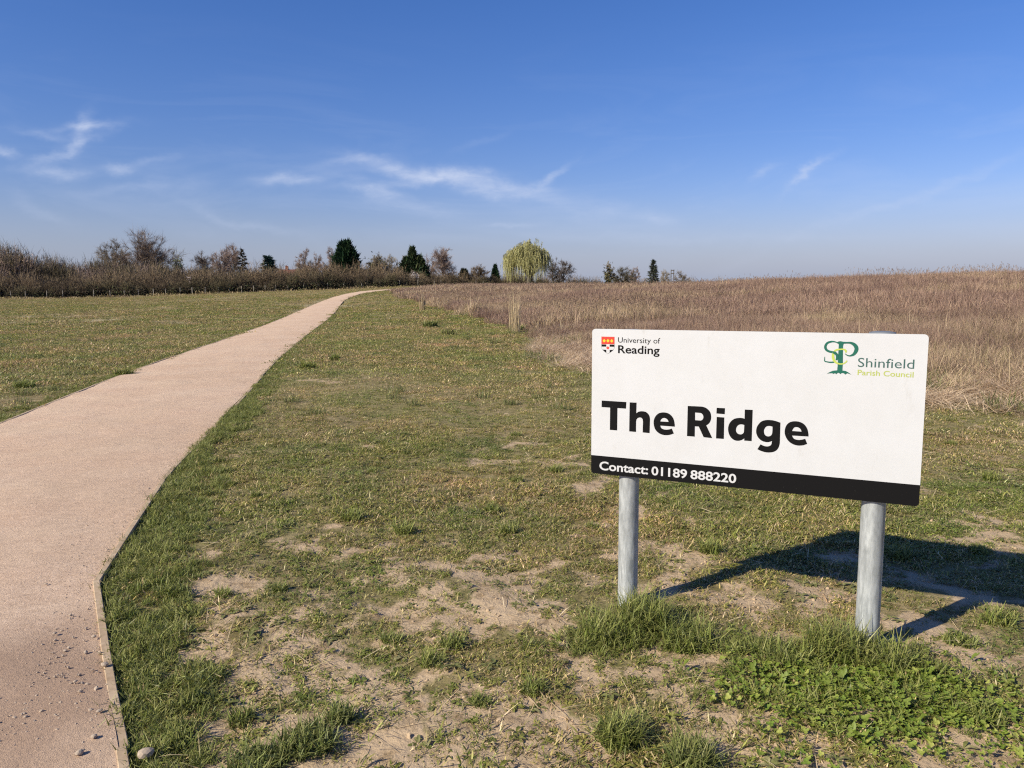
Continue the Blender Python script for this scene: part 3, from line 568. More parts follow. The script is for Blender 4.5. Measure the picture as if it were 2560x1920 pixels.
# ------------------------------------------------------------------ trees
TW = [(.21,.155,.115),(.25,.185,.14),(.17,.12,.095)]
def along(P0, P1, n, rng, bend=.12, up=.1):           # a bent limb as n segments
    L = np.linalg.norm(P1-P0); s = np.linspace(0, 1, n+1)[:, None]; off = rng.normal(size=3)*bend*L; off[2] += up*L
    return P0*(1-s)+P1*s+off*(s*(1-s)*4*.5)
def bare_tree(rng, H, W, clear=.22, nl=14, dens=1.0, pal=TW, lift=.55, flat=False):
    tr, cr = MB(), MB(); z0 = clear*H; c = np.array([0, 0, z0+(H-z0)*.42]); ax = np.array([W/2, W/2, (H-z0)*.58]); bark = np.array([.75, .72, .70])
    tp = along(np.zeros(3), np.array([rng.normal()*.03*W, rng.normal()*.03*W, H*.62]), 6, rng, .04, 0); r0 = .020*H+.06
    rr_ = np.linspace(r0, r0*.35, 7); tubes(tr, tp[:-1], tp[1:], rr_[:-1], rr_[1:], 6)
    tubes(tr, [(0, 0, -.4)], [tuple(tp[0])], r0*1.3, r0, 6)
    p2a, p2b, p3a, p3b = [], [], [], []
    for k in range(nl):
        az = 2*np.pi*(k*.618+rng.normal()*.04); el = np.arcsin(rng.uniform(-.12, .95)) if k > 2 else np.radians(85-rng.uniform(0, 20))
        e = c+ax*np.array([np.cos(az)*np.cos(el), np.sin(az)*np.cos(el), np.sin(el)])*rng.uniform(.72, .96)
        t0 = np.clip((e[2]-z0)/(H-z0)*lift+rng.uniform(0, .12), .0, .95); st = np.array([np.interp(t0*(.62*H-z0)+z0, tp[:, 2], tp[:, i]) for i in range(3)])
        lp = along(st, e, 5, rng, .10, -.12 if not flat else .02); lr = np.linspace(r0*.45, r0*.10, 6); tubes(tr, lp[:-1], lp[1:], lr[:-1], lr[1:], 4)
        for q_ in range(int(9*dens)):
            s = rng.uniform(.25, 1.0)*5; i = min(int(s), 4); b_ = lp[i]+(lp[i+1]-lp[i])*(s-i)
            d = (b_-c)/ax; d = d/max(np.linalg.norm(d), .2)+rng.normal(size=3)*.75; d[2] += .25; d /= np.linalg.norm(d); ln = W*rng.uniform(.10, .22)
            p2a.append(b_); p2b.append(b_+d*ln)
            for q2 in range(int(6*dens)):
                b2 = b_+d*ln*rng.uniform(.2, 1); d2 = d+rng.normal(size=3)*.6; d2[2] += .15; d2 /= np.linalg.norm(d2); p3a.append(b2); p3b.append(b2+d2*ln*rng.uniform(.35, .8))
    p2a, p2b, p3a, p3b = map(np.array, (p2a, p2b, p3a, p3b))
    tubes(cr, p2a, p2b, r0*.10, r0*.05, 3, pick(rng, len(p2a), pal)*.8); slivers(cr, p3a, p3b-p3a, r0*.11, pick(rng, len(p3a), pal)*.9, rng=rng)
    k = np.repeat(np.arange(len(p3a)), 15); s = rng.uniform(.1, 1, len(k))[:, None]; P = p3a[k]*(1-s)+p3b[k]*s
    D = (p3b-p3a)[k]; D = D/np.linalg.norm(D, axis=1, keepdims=True)+rng.normal(size=D.shape)*.7; D[:, 2] += .2; D *= (W*rng.uniform(.03, .095, len(k)))[:, None]
    slivers(cr, P, D, .022+.0011*W, pick(rng, len(k), pal), rng=rng)
    return tr, cr
def conifer(rng, H, W, tips, dens=1.0, pal=((.012,.032,.016),(.020,.045,.020),(.032,.058,.024)), pw=.5, size=.4, base=.04):
    tr, cr = MB(), MB(); tubes(tr, [(0, 0, -.4)], [(0, 0, H*.8)], .03*H, .01*H, 7)
    n = int(9500*dens)
    for (ox, oy, hh, ww, share) in tips:
        m_ = int(n*share); u = rng.uniform(0, 1, m_)**.85; z = (base+(1-base)*u)*hh*H; az = rng.uniform(0, 2*np.pi, m_)
        lob = 1+.30*np.sin(az*6+z*2.1+ox*9)*np.sin(z*3.1+az*2)+.20*rng.normal(size=m_)
        r = ww*W/2*np.clip(1-u, 0, 1)**pw*lob*np.sqrt(rng.uniform(.35, 1, m_)); r *= 1-.35*np.clip((.12-u)/.12, 0, 1)
        P = np.stack([ox*W+r*np.cos(az), oy*W+r*np.sin(az), z], -1)
        D = np.stack([np.cos(az)*.9, np.sin(az)*.9, .35+.7*u+rng.normal(size=m_)*.35], -1)+rng.normal(size=(m_, 3))*.3; D *= (size*rng.uniform(.7, 1.7, m_)*(1-.45*u))[:, None]
        slivers(cr, P, D, size*.6, pick(rng, m_, pal, .3), rng=rng)
    return tr, cr
def tiered(rng, H, W, nb, droop, pal, size=.3, first=.12, taper=.9, per=60, fork=0.0):
    tr, cr = MB(), MB(); tubes(tr, [(0, 0, -.4)], [(0, 0, H*.5)], .022*H+.05, .014*H, 6); tubes(tr, [(0, 0, H*.5)], [(0, 0, H)], .014*H, .01, 6)
    for k in range(nb):
        u = first+(1-first)*(k/nb)**.9; az = k*2.4+rng.normal()*.3; ln = W/2*max(.08, (1-u)**taper)*rng.uniform(.65, 1.12)
        st = np.array([0, 0, u*H]); e = st+np.array([np.cos(az)*ln, np.sin(az)*ln, droop*ln+rng.normal()*.1*ln])
        lp = along(st, e, 3, rng, .04, .12); tubes(tr, lp[:-1], lp[1:], .05, .03, 3)
        s = rng.uniform(.12, 1.0, per)[:, None]; P = st*(1-s)+e*s; P = P+rng.normal(size=P.shape)*np.array([.13, .13, .05])*ln
        D = rng.normal(size=P.shape)*.5+np.array([np.cos(az), np.sin(az), .1-.3*abs(droop)]); D *= (size*rng.uniform(.6, 1.5, per))[:, None]
        slivers(cr, P, D, size*.55, pick(rng, per, pal, .3), rng=rng)
    return tr, cr
def willow(rng, H, W):
    tr, cr = MB(), MB(); pal = [(.43,.39,.17),(.35,.335,.14),(.49,.45,.22),(.28,.255,.11)]
    tubes(tr, [(0, 0, -.4)], [(.1, 0, H*.22)], .5, .42, 8)
    c = np.array([0, 0, H*.52]); ax = np.array([W/2, W/2, H*.46]); lim = []
    for k in range(22):
        az = k*2.4; el = np.radians(rng.uniform(10, 86)); e = c+ax*np.array([np.cos(az)*np.cos(el), np.sin(az)*np.cos(el), np.sin(el)])*.88
        lp = along(np.array([.1, 0, H*rng.uniform(.16, .24)]), e, 6, rng, .10, .12); lr = np.linspace(.2, .04, 7); tubes(tr, lp[:-1], lp[1:], lr[:-1], lr[1:], 5); lim.append(lp)
    n = 2600; az = rng.uniform(0, 2*np.pi, n); sv = rng.uniform(.12, 1, n)**.8; el = np.arcsin(np.clip(sv, -1, 1)); rad_ = rng.uniform(.55, 1.02, n)
    kc = rng.integers(0, 34, n); ca_ = rng.uniform(0, 2*np.pi, 34); cs_ = rng.uniform(.1, 1, 34)**.7; cr_ = rng.uniform(.72, 1.1, 34)
    az = ca_[kc]+rng.normal(size=n)*.26/np.sqrt(1.05-cs_[kc]**2); sv = np.clip(cs_[kc]+rng.normal(size=n)*.12, .02, .999); el = np.arcsin(sv); rad_ = cr_[kc]*rng.uniform(.7, 1.03, n); lob = 1.0+.08*np.cos(az+.4)
    P = c+ax*np.stack([np.cos(az)*np.cos(el), np.sin(az)*np.cos(el), np.sin(el)], -1)*(rad_*lob)[:, None]
    ln = np.clip(rng.gamma(3, .62, n)*(1.6-1.1*sv), .5, 4.5); ln = np.minimum(ln, P[:, 2]-1.0); out = np.stack([np.cos(az), np.sin(az), np.zeros(n)], -1); w = rng.uniform(.035, .065, n); cc_ = pick(rng, n, pal, .16)
    prev = P
    for s in range(5):
        nx = prev+out*(.16*(1-s/4.5))*rng.uniform(.5, 1.4, (n, 1))*np.minimum(ln, 2.5)[:, None]*.5+np.array([0, 0, -1.0])*(ln/5)[:, None]*(.45+.25*s)+rng.normal(size=(n, 3))*.04
        D = nx-prev; slivers(cr, prev, D*1.5, w*1.5, cc_, rng=rng)
        for q_ in range(3):
            b_ = prev+D*rng.uniform(0, 1, (n, 1)); slivers(cr, b_, (D/np.maximum(np.linalg.norm(D, axis=1, keepdims=True), .01)*.5+rng.normal(size=(n, 3))*.35)*.42, .06, cc_*rng.uniform(.8, 1.2, (n, 1)), rng=rng)
        prev = nx
    k = rng.integers(0, 22, 500); s = rng.uniform(.3, 1, 500)*6; b_ = np.array([lim[i][min(int(q_), 5)]*(1-(q_-min(int(q_), 5)))+lim[i][min(int(q_), 5)+1]*(q_-min(int(q_), 5)) for i, q_ in zip(k, s)])
    slivers(cr, b_, rng.normal(size=(500, 3))*np.array([.8, .8, .5])+np.array([0, 0, .3]), .06, (.20,.16,.07), rng=rng)
    return tr, cr
def plant_tree(name, label, cat, u, y, v_top, wpx, build, seed, bark=None, leaf=None, group=None, roll=None):
    rng = np.random.default_rng(seed); x = float(atdepth(u, 690, y)[0]); z0 = float(G0(x, y)); H = float(atdepth(u, v_top, y)[2])-z0; W = wpx*y/F*(1.12 if name in ('bare_tree','ivied_tree') else 1.0)
    tr, cr = build(rng, H, W); t_ = tag(empty(name, (x, y, z0)), label, cat, group)
    obj('trunk', tr.mesh('trunk', [bark or M_bark]), t_); obj('crown', cr.mesh('crown', [leaf or M_twig]), t_); return t_
PUR = [(.29,.21,.175),(.33,.245,.205),(.24,.175,.15)]; GRY = [(.23,.19,.14),(.27,.225,.17),(.18,.145,.11)]; DRK = [(.11,.085,.07),(.15,.115,.095)]; PALE = [(.34,.29,.22),(.29,.24,.18)]
IVY = [(.05,.055,.022),(.09,.085,.04),(.13,.105,.06)]
B = lambda **k: (lambda r, H, W: bare_tree(r, H, W, **k))
def ivied(ivy=1500, **k):
    def f(r, H, W):
        tr, cr = bare_tree(r, H, W, **k); n = ivy; P = r.normal(size=(n, 3))*np.array([.19*W, .19*W, .17*H])+np.array([0, 0, H*.5]); slivers(cr, P, r.normal(size=(n, 3))*.3, .28, pick(r, n, IVY, .25), rng=r); return tr, cr
    return f
def blossom(pal, dens):
    def f(r, H, W):
        tr, cr = bare_tree(r, H, W, clear=.05, nl=10, dens=.8, pal=GRY); n = int(1600*dens); P = r.normal(size=(n, 3))*np.array([.2*W, .2*W, .17*H])+np.array([0, 0, H*.6]); slivers(cr, P, r.normal(size=(n, 3))*.13, .14, pick(r, n, pal, .15), rng=r); return tr, cr
    return f
TREES = [
 ('bare_tree','round-headed bare tree, fine grey twigs, left of the broad spreading one','tree',285,185,602,66,B(clear=.3, nl=16, pal=GRY),1),
 ('bare_tree','broad bare tree with spreading brown boughs, tallest above the thicket','tree',372,165,595,112,B(clear=.25, nl=20, dens=1.05, flat=True),2),
 ('budding_tree','small tree flushed yellow green with spring buds beside the broad bare tree','tree',446,165,637,36,blossom([(.34,.36,.12),(.40,.40,.17)], 1.0),3),
 ('bare_tree','gnarled dark bare tree between the yellow-green tree and the birches','tree',507,165,634,60,B(clear=.15, nl=13, pal=DRK, dens=.9),4),
 ('bare_tree','pinkish brown birch just left of the sparse larch-like conifer','tree',556,175,620,55,B(clear=.12, nl=16, pal=PUR),5),
 ('bare_tree','tall pinkish brown birch standing behind the sparse larch-like conifer','tree',585,180,613,58,B(clear=.12, nl=18, pal=PUR),6),
 ('sparse_conifer','thin dark conifer with bare-looking horizontal boughs in front of birches','tree',607,165,622,50,lambda r,H,W: tiered(r,H,W,34,-.02,[(.05,.05,.035),(.08,.065,.05)],.35,.1,.7,50),7),
 ('cedar_tree','small dark cedar with drooping umbrella boughs','tree',672,165,640,46,lambda r,H,W: tiered(r,H,W,26,-.38,[(.018,.045,.035),(.03,.06,.045),(.02,.035,.03)],.5,.45,.33,95),8),
 ('bare_tree','feathery pinkish birch above the red house roof','tree',762,190,624,44,B(clear=.1, nl=15, pal=PUR),9),
 ('bare_tree','feathery pinkish birch between the house roof and the dark cypress','tree',796,188,628,44,B(clear=.1, nl=15, pal=PUR),10),
 ('bare_tree','pale slender bare tree touching the left of the dark cypress','tree',829,185,613,38,B(clear=.1, nl=14, pal=PUR),11),
 ('cypress_tree','large dense dark green cypress with jagged twin tops','tree',866,165,604,74,lambda r,H,W: conifer(r,H,W,[(0,0,.93,1.0,.5),(.06,0,1.0,.62,.2),(-.13,.05,.97,.6,.15),(.2,-.05,.82,.6,.1),(-.24,-.05,.72,.55,.05)],1.15,pw=.55,size=.75),12),
 ('ivied_tree','ivy-clad olive tree right of the dark cypress','tree',940,165,637,46,ivied(clear=.1, nl=12, pal=GRY),13),
 ('bare_tree','low pale bare tree behind the ivy-clad one','tree',972,172,637,44,B(clear=.12, nl=13, pal=PALE),14),
 ('bare_tree','low pale bare tree leaning on the broad dark yew','tree',1000,175,645,40,B(clear=.12, nl=11, pal=PALE, dens=.8),15),
 ('yew_tree','broad dark green yew with one pointed top','tree',1032,168,620,80,lambda r,H,W: conifer(r,H,W,[(.0,0,1.0,.5,.34),(.22,0,.78,.7,.26),(-.2,.04,.74,.72,.26),(.02,-.1,.62,1.05,.14)],.95,((.022,.042,.018),(.04,.06,.025),(.06,.07,.03)),.7,.6),16),
 ('bare_tree','dense grey-brown bare tree with smooth domed head','tree',1106,175,622,60,B(clear=.12, nl=20, pal=PUR, dens=1.1),17),
 ('bare_tree','thin bare tree between the yew and the domed tree','tree',1073,180,640,40,B(clear=.12, nl=11, pal=PUR, dens=.8),18),
 ('bare_shrub','rounded brown bare shrub midway between domed tree and willow','shrub',1197,160,663,48,B(clear=.04, nl=14, pal=[(.20,.145,.095),(.16,.12,.085)]),19),
 ('small_conifer','little dark cone-shaped conifer left of the willow','tree',1238,165,665,27,lambda r,H,W: conifer(r,H,W,[(0,0,1.0,1.0,1.0)],.35,pw=.9,size=.4),20),
 ('willow_tree','weeping willow in golden green spring leaf','tree',1321,150,602,126,willow,21),
 ('bare_tree','dark spiky bare tree leaning away from the willow','tree',1384,160,646,42,B(clear=.15, nl=11, pal=DRK, dens=.8),22),
 ('bare_tree','dark rounded bare tree second from the willow','tree',1408,160,648,50,B(clear=.12, nl=13, pal=DRK, dens=.85),23),
 ('ivied_tree','skinny ragged tree with ivy tufts between willow and spruce','tree',1521,150,656,26,ivied(ivy=320, clear=.3, nl=9, pal=PALE, dens=.7),24),
 ('bare_shrub','low green-brown shrub right of the skinny ragged tree','shrub',1555,155,671,55,B(clear=.04, nl=12, pal=[(.13,.11,.07),(.10,.085,.06)]),25),
 ('bare_tree','small pinkish bare tree left of the lone spruce','tree',1586,165,666,28,B(clear=.12, nl=11, pal=PUR),26),
 ('spruce_tree','lone narrow spruce with stepped branches on the skyline','tree',1633,140,649,50,lambda r,H,W: tiered(r,H,W,80,.05,[(.035,.05,.035),(.06,.07,.05),(.09,.09,.065)],.24,.08,.95,30),27),
 ('bare_shrub','pale low shrub right of the lone spruce','shrub',1661,150,676,34,B(clear=.04, nl=10, pal=PALE, dens=.8),28),
 ('bare_shrub','low brown shrub right of the twin-post frame','shrub',1706,150,682,46,B(clear=.04, nl=11, pal=GRY, dens=.8),29),
 ('blossoming_shrub','white-flecked blackthorn in the hedge left of the cypress','shrub',822,146,684,40,blossom([(.62,.55,.52),(.5,.44,.42)], .35),30),
 ('blossoming_shrub','white-flecked blackthorn in the hedge below the yew','shrub',1035,150,678,26,blossom([(.62,.55,.52),(.5,.44,.42)], .35),31),
 ('blossoming_shrub','pinkish white blackthorn in the hedge below the gnarled bare tree','shrub',476,131,693,20,blossom([(.62,.50,.47),(.5,.42,.40)], .4),32),
 ('evergreen_bush','dark green rounded bush poking above the hedge by the brown shrub','shrub',1160,160,675,26,lambda r,H,W: conifer(r,H,W,[(0,0,1.0,1.0,1.0)],.3,((.03,.035,.02),(.05,.05,.03)),.35,.4),33),
]
for a in TREES:
    lf = M_leaf if a[0] in ('cypress_tree','yew_tree','small_conifer','cedar_tree','spruce_tree','willow_tree','evergreen_bush') else M_twig
    g = 'bare trees beyond the hedge' if a[0] == 'bare_tree' else None
    plant_tree(*a, leaf=lf, group=g)

# ------------------------------------------------------------------ scattering with geometry nodes
def scatter(name, P, rot, S_, protos, label, cat, idx=None, parent=None):
    n = len(P); me = bpy.data.meshes.new(name); me.vertices.add(n); me.vertices.foreach_set('co', np.asarray(P, np.float32).ravel())
    me.attributes.new('rot', 'FLOAT_VECTOR', 'POINT').data.foreach_set('vector', np.asarray(rot, np.float32).ravel())
    S_ = np.asarray(S_, np.float32); S_ = np.repeat(S_[:, None], 3, 1) if S_.ndim == 1 else S_
    me.attributes.new('scl', 'FLOAT_VECTOR', 'POINT').data.foreach_set('vector', S_.ravel())
    idx = RNG.integers(0, len(protos), n) if idx is None else idx
    me.attributes.new('idx', 'INT', 'POINT').data.foreach_set('value', np.asarray(idx, np.int32)); me.update()
    for mm in protos[0].materials: me.materials.append(mm)
    o_ = obj(name, me, parent); tag(o_, label, cat if parent is None else None, kind='stuff')
    ng = bpy.data.node_groups.new(name+'_scatter', 'GeometryNodeTree'); ng.interface.new_socket('Geometry', in_out='INPUT', socket_type='NodeSocketGeometry'); ng.interface.new_socket('Geometry', in_out='OUTPUT', socket_type='NodeSocketGeometry')
    gi = ng.nodes.new('NodeGroupInput'); go = ng.nodes.new('NodeGroupOutput'); ip = ng.nodes.new('GeometryNodeInstanceOnPoints'); g2 = ng.nodes.new('GeometryNodeGeometryToInstance')
    for pm in reversed(protos):
        po = bpy.data.objects.new(pm.name, pm); oi = ng.nodes.new('GeometryNodeObjectInfo'); oi.inputs['Object'].default_value = po; oi.inputs['As Instance'].default_value = False
        ng.links.new(oi.outputs['Geometry'], g2.inputs[0])
    def na(nm, dt):
        q_ = ng.nodes.new('GeometryNodeInputNamedAttribute'); q_.data_type = dt; q_.inputs['Name'].default_value = nm; return q_.outputs['Attribute']
    er = ng.nodes.new('FunctionNodeEulerToRotation'); ng.links.new(na('rot', 'FLOAT_VECTOR'), er.inputs[0])
    ng.links.new(gi.outputs[0], ip.inputs['Points']); ng.links.new(g2.outputs[0], ip.inputs['Instance']); ip.inputs['Pick Instance'].default_value = True
    ng.links.new(na('idx', 'INT'), ip.inputs['Instance Index']); ng.links.new(er.outputs[0], ip.inputs['Rotation']); ng.links.new(na('scl', 'FLOAT_VECTOR'), ip.inputs['Scale'])
    ng.links.new(ip.outputs[0], go.inputs[0]); md_ = o_.modifiers.new('scatter', 'NODES'); md_.node_group = ng; return o_
def polar(rng, n, r0, r1, a0=-46, a1=46):
    r = np.sqrt(rng.uniform(r0*r0, r1*r1, n)); a = np.radians(rng.uniform(a0, a1, n)); return r*np.sin(a), r*np.cos(a)
def spin(rng, n, tilt=.12): return np.stack([rng.normal(size=n)*tilt, rng.normal(size=n)*tilt, rng.uniform(0, 2*np.pi, n)], -1)
def disc(rng, n, r): q_ = r*np.sqrt(rng.uniform(0, 1, n)); a = rng.uniform(0, 2*np.pi, n); return np.stack([q_*np.cos(a), q_*np.sin(a), np.zeros(n)], -1)
def clump(seed, n, r, L, w, lean, curl, pal, tip=None, mat=M_turf, extra=None, name='clump', lean0=0.0):
    rng = np.random.default_rng(seed); mb = MB(); c_ = pick(rng, n, pal, .25)
    b_ = disc(rng, n, r); b_[:, 2] = -.004; tc_ = None if tip is None else pick(rng, n, tip)
    blades(mb, b_, rng.uniform(*L, n), rng.uniform(*w, n), rng.uniform(0, 2*np.pi, n), lean0+np.abs(rng.normal(size=n))*lean, np.abs(rng.normal(size=n))*curl, c_, tc_, twist=rng.normal(size=n)*.5)
    if extra: extra(rng, mb)
    return mb.mesh(name, [mat])
def rosette(k, ln, pal):
    def f(rng, mb):
        for q_ in range(k):
            c = disc(rng, 1, .06)[0]; m_ = rng.integers(4, 8); az = rng.uniform(0, 2*np.pi)+np.arange(m_)*2*np.pi/m_+rng.normal(size=m_)*.3
            for a in az:
                l = rng.uniform(*ln); w = l*rng.uniform(.28, .45); d = np.array([np.cos(a), np.sin(a), 0]); s = np.array([-d[1], d[0], 0]); up = np.array([0, 0, 1.])
                V = [c, c+d*l*.4+s*w*.5+up*l*.22, c+d*l*.4-s*w*.5+up*l*.22, c+d*l*.42+up*l*.16, c+d*l*.8+s*w*.38+up*l*.16, c+d*l*.8-s*w*.38+up*l*.16, c+d*l+up*l*.06]
                mb.add(V, [(0,3,1),(0,2,3),(1,3,4),(3,5,4),(3,2,5),(4,5,6)], np.clip(np.array(pal[rng.integers(0, len(pal))])*rng.uniform(.8, 1.2), 0, 1))
    return f
GT = [(.25,.235,.058),(.18,.20,.044),(.115,.135,.032),(.31,.26,.095),(.40,.32,.17),(.28,.215,.105),(.22,.22,.056),(.16,.182,.042),(.08,.095,.024),(.33,.25,.14),(.27,.20,.115)]
STR = [(.48,.385,.22),(.40,.32,.18),(.54,.445,.28)]
WD = [(.18,.185,.045),(.15,.155,.04),(.22,.21,.07),(.13,.14,.03)]
turf_p = [clump(100+k, 85, .075, (.012, .040), (.0026, .0046), .6, .7, GT+[STR[k % 3]], extra=(rosette(3 if k % 2 else 1, (.012, .030), WD)), name='turf_clump', lean0=.6) for k in range(8)]
rng = np.random.default_rng(5)
def on_grass(x, y, marg=.03):
    ins, dl, dr = path_mask(x, y); return ~(ins | (np.minimum(dl, dr) < marg+.04))
def cover(x, y): return np.clip(.40+1.5*(fbm(x*.55, y*.55, 151, 3)-.22), .3, 1)*(1-.2*sstep(5.5, 8, y)*sstep(14, 10, y))
x, y = polar(rng, 66000, 1.6, 13.0, -56, 62); ok = on_grass(x, y) & (rng.uniform(size=len(x)) > bare_mask(x, y)*.74) & (rng.uniform(size=len(x)) < cover(x, y)*sstep(13, 7, np.hypot(x, y)))
x, y = x[ok], y[ok]
scatter('turf_grass', np.stack([x, y, G(x, y)], -1), spin(rng, len(x)), rng.uniform(.65, 1.35, len(x))*(1+.4*(fbm(x*.9, y*.9, 71)-.5)*2), turf_p, 'short worn green and straw turf around the sign', 'grass')
mid_p = [clump(120+k, 130, .2, (.018, .05), (.0045, .008), .6, .6, GT+[STR[k % 3], STR[(k+1) % 3]], name='turf_clump', lean0=.6) for k in range(6)]
x, y = polar(rng, 38000, 5.5, 34); ok = on_grass(x, y, .1) & (rng.uniform(size=len(x)) < cover(x, y)*sstep(5.5, 12, np.hypot(x, y))) & (rng.uniform(size=len(x)) > bare_mask(x, y)*.8) & (meadow_depth(x, y) < 1.2)
x, y = x[ok], y[ok]; scatter('turf_grass', np.stack([x, y, G(x, y)], -1), spin(rng, len(x)), rng.uniform(.6, 1.3, len(x))*(1+.5*(fbm(x*.5, y*.5, 73)-.5)*2), mid_p, 'short turf stretching between the path and the dead grass', 'grass')
mi2_p = [clump(130+k, 140, .42, (.03, .07), (.009, .016), .6, .6, GT+[STR[k % 3]], name='turf_clump', lean0=.55) for k in range(5)]
x, y = polar(rng, 20000, 13, 42, -46, 30); ok = on_grass(x, y, .2) & (rng.uniform(size=len(x)) < (.35+.65*cover(x, y))*sstep(13, 18, np.hypot(x, y))) & (meadow_depth(x, y) < .8)
x, y = x[ok], y[ok]; scatter('turf_grass', np.stack([x, y, G(x, y)], -1), spin(rng, len(x), .08), rng.uniform(.6, 1.3, len(x)), mi2_p, 'green and straw turf either side of the middle of the path', 'grass')
far_p = [clump(140+k, 150, .7, (.04, .10), (.016, .03), .6, .5, GT, name='turf_clump', lean0=.5) for k in range(5)]
x, y = polar(rng, 34000, 32, 150, -44, 12); ok = on_grass(x, y, .35) & (meadow_depth(x, y) < .6) & (y < fence_y(x)+1)
x, y = x[ok], y[ok]; d_ = dry_mask(x, y); keep = rng.uniform(size=len(x)) > d_*.75; x, y = x[keep], y[keep]
scatter('turf_grass', np.stack([x, y, G(x, y)], -1), spin(rng, len(x), .05), rng.uniform(.6, 1.3, len(x)), far_p, 'mown grass of the far field beyond the path', 'grass')
fard_p = [clump(160+k, 110, .8, (.04, .11), (.014, .026), .8, .5, [(.40,.32,.18),(.34,.27,.15),(.28,.22,.12),(.22,.20,.08)], mat=M_dry, name='straw_clump') for k in range(4)]
x, y = polar(rng, 26000, 26, 150, -44, 8); d_ = dry_mask(x, y); ok = on_grass(x, y, .35) & (meadow_depth(x, y) < .3) & (y < fence_y(x)+.5) & (rng.uniform(size=len(x)) < d_*.6)
x, y = x[ok], y[ok]; P = np.stack([x, y, G(x, y)], -1); sc_ = rng.uniform(.5, 1.2, len(x))
fx = rng.uniform(FX[0], FX[6]+8, 420); fyy = fence_y(fx)-rng.gamma(2, .6, 420)+.6; P = np.concatenate([P, np.stack([fx, fyy, G(fx, fyy)], -1)]); sc_ = np.r_[sc_, np.where(rng.uniform(size=420) < .3, rng.uniform(2, 4.5, 420), rng.uniform(.8, 1.6, 420))]
scatter('straw_grass', P, spin(rng, len(P), .05), sc_, fard_p, 'bleached straw patches in the far field and along the fence', 'grass')
lit_p = [clump(170+k, 5, .10, (.05, .15), (.0022, .004), .12, .10, STR, mat=M_dry, name='straw_piece', lean0=1.38) for k in range(5)]
x, y = polar(rng, 7000, 1.8, 14); ok = on_grass(x, y) & (rng.uniform(size=len(x)) < .45+.55*sstep(5, 9, np.hypot(x, y))*sstep(-2, 3, x)); x, y = x[ok], y[ok]
scatter('straw_litter', np.stack([x, y, G(x, y)+.008], -1), spin(rng, len(x)), rng.uniform(.6, 1.3, len(x)), lit_p, 'loose dry stalks strewn over the turf', 'straw')
wee_p = [clump(180+k, 6, .05, (.01, .03), (.003, .004), .6, .4, WD, name='weed', mat=M_green, lean0=.7, extra=rosette(2, (.024, .052), [(.20,.20,.07),(.24,.23,.09),(.16,.165,.05),(.28,.25,.12)])) for k in range(6)]
x, y = polar(rng, 2600, 1.7, 8.5); ok = on_grass(x, y) & (rng.uniform(size=len(x)) < .15+.85*sstep(.45, .65, fbm(x*1.1, y*1.1, 153, 3))); x, y = x[ok], y[ok]
scatter('broadleaf_weeds', np.stack([x, y, G(x, y)], -1), spin(rng, len(x), .1), rng.uniform(.6, 1.15, len(x)), wee_p, 'flat grey-green broadleaf weeds in the worn turf', 'weeds')
# grass verges along the path
VG = [(.13,.17,.03),(.095,.135,.023),(.165,.195,.038),(.07,.10,.018),(.22,.22,.06),(.10,.14,.025)]
ver_p = [clump(200+k, 80, .06, (.03, .095), (.003, .0055), .6, .9, VG, [(.27,.28,.075),(.36,.33,.12)], mat=M_green, name='verge_clump', lean0=.3) for k in range(7)]
def verge(poly, y0, y1, n, wfun, side):
    p = np.array([q_ for q_ in poly if y0-3 <= q_[1] <= y1+6]); d = np.r_[0, np.cumsum(np.hypot(*np.diff(p, axis=0).T))]
    s = rng.uniform(0, d[-1], n); X = np.interp(s, d, p[:, 0]); Y = np.interp(s, d, p[:, 1]); k = np.clip(np.searchsorted(d, s)-1, 0, len(p)-2)
    tx, ty = (p[k+1]-p[k]).T; l = np.hypot(tx, ty); off = .035+rng.uniform(0, 1, n)**1.4*wfun(X, Y); X = X+ty/l*off*side; Y = Y-tx/l*off*side
    ok = (Y > y0) & (Y < y1) & on_grass(X, Y, -.005); return X[ok], Y[ok], off[ok]
x, y, of = verge(PR, 1.4, 13, 3500, lambda X, Y: np.where(Y < 7, .42, .34)*np.clip(-.35+2.4*fbm(X*1.5, Y*1.5, 81), .15, 1.3), 1)
x2, y2, of2 = verge(PR, 12, 48, 2600, lambda X, Y: .35*(.2+1.5*fbm(X*.8, Y*.8, 83)), 1)
x3, y3, of3 = verge(PL, 4, 48, 2600, lambda X, Y: .28*(.2+1.6*fbm(X*.9, Y*.9, 85)), -1)
X = np.r_[x, x2, x3]; Y = np.r_[y, y2, y3]; O = np.r_[of, of2, of3]
qx, qy = [], []
for u, v, rx, ry, n_ in ((1605,1585,.20,.12,48),(1780,1600,.26,.16,14),(1930,1640,.24,.16,18),(2110,1645,.20,.11,46),(2240,1680,.16,.1,30),(1480,1620,.14,.1,30),(2050,1740,.3,.14,40),(2300,1760,.3,.16,40),(1000,1130,.5,.4,20)):
    P = hit(u, v); qx.append(P[0]+rng.normal(size=n_)*rx*.6); qy.append(P[1]+rng.normal(size=n_)*ry*.7)
X = np.r_[X, np.concatenate(qx)]; Y = np.r_[Y, np.concatenate(qy)]
scatter('verge_grass', np.stack([X, Y, G(X, Y)], -1), spin(rng, len(X), .28), rng.uniform(.35, 1.05, len(X))*np.where(np.hypot(X, Y) > 11, .8, 1), ver_p, 'thick green grass fringing the timber path edging and the sign posts', 'grass')

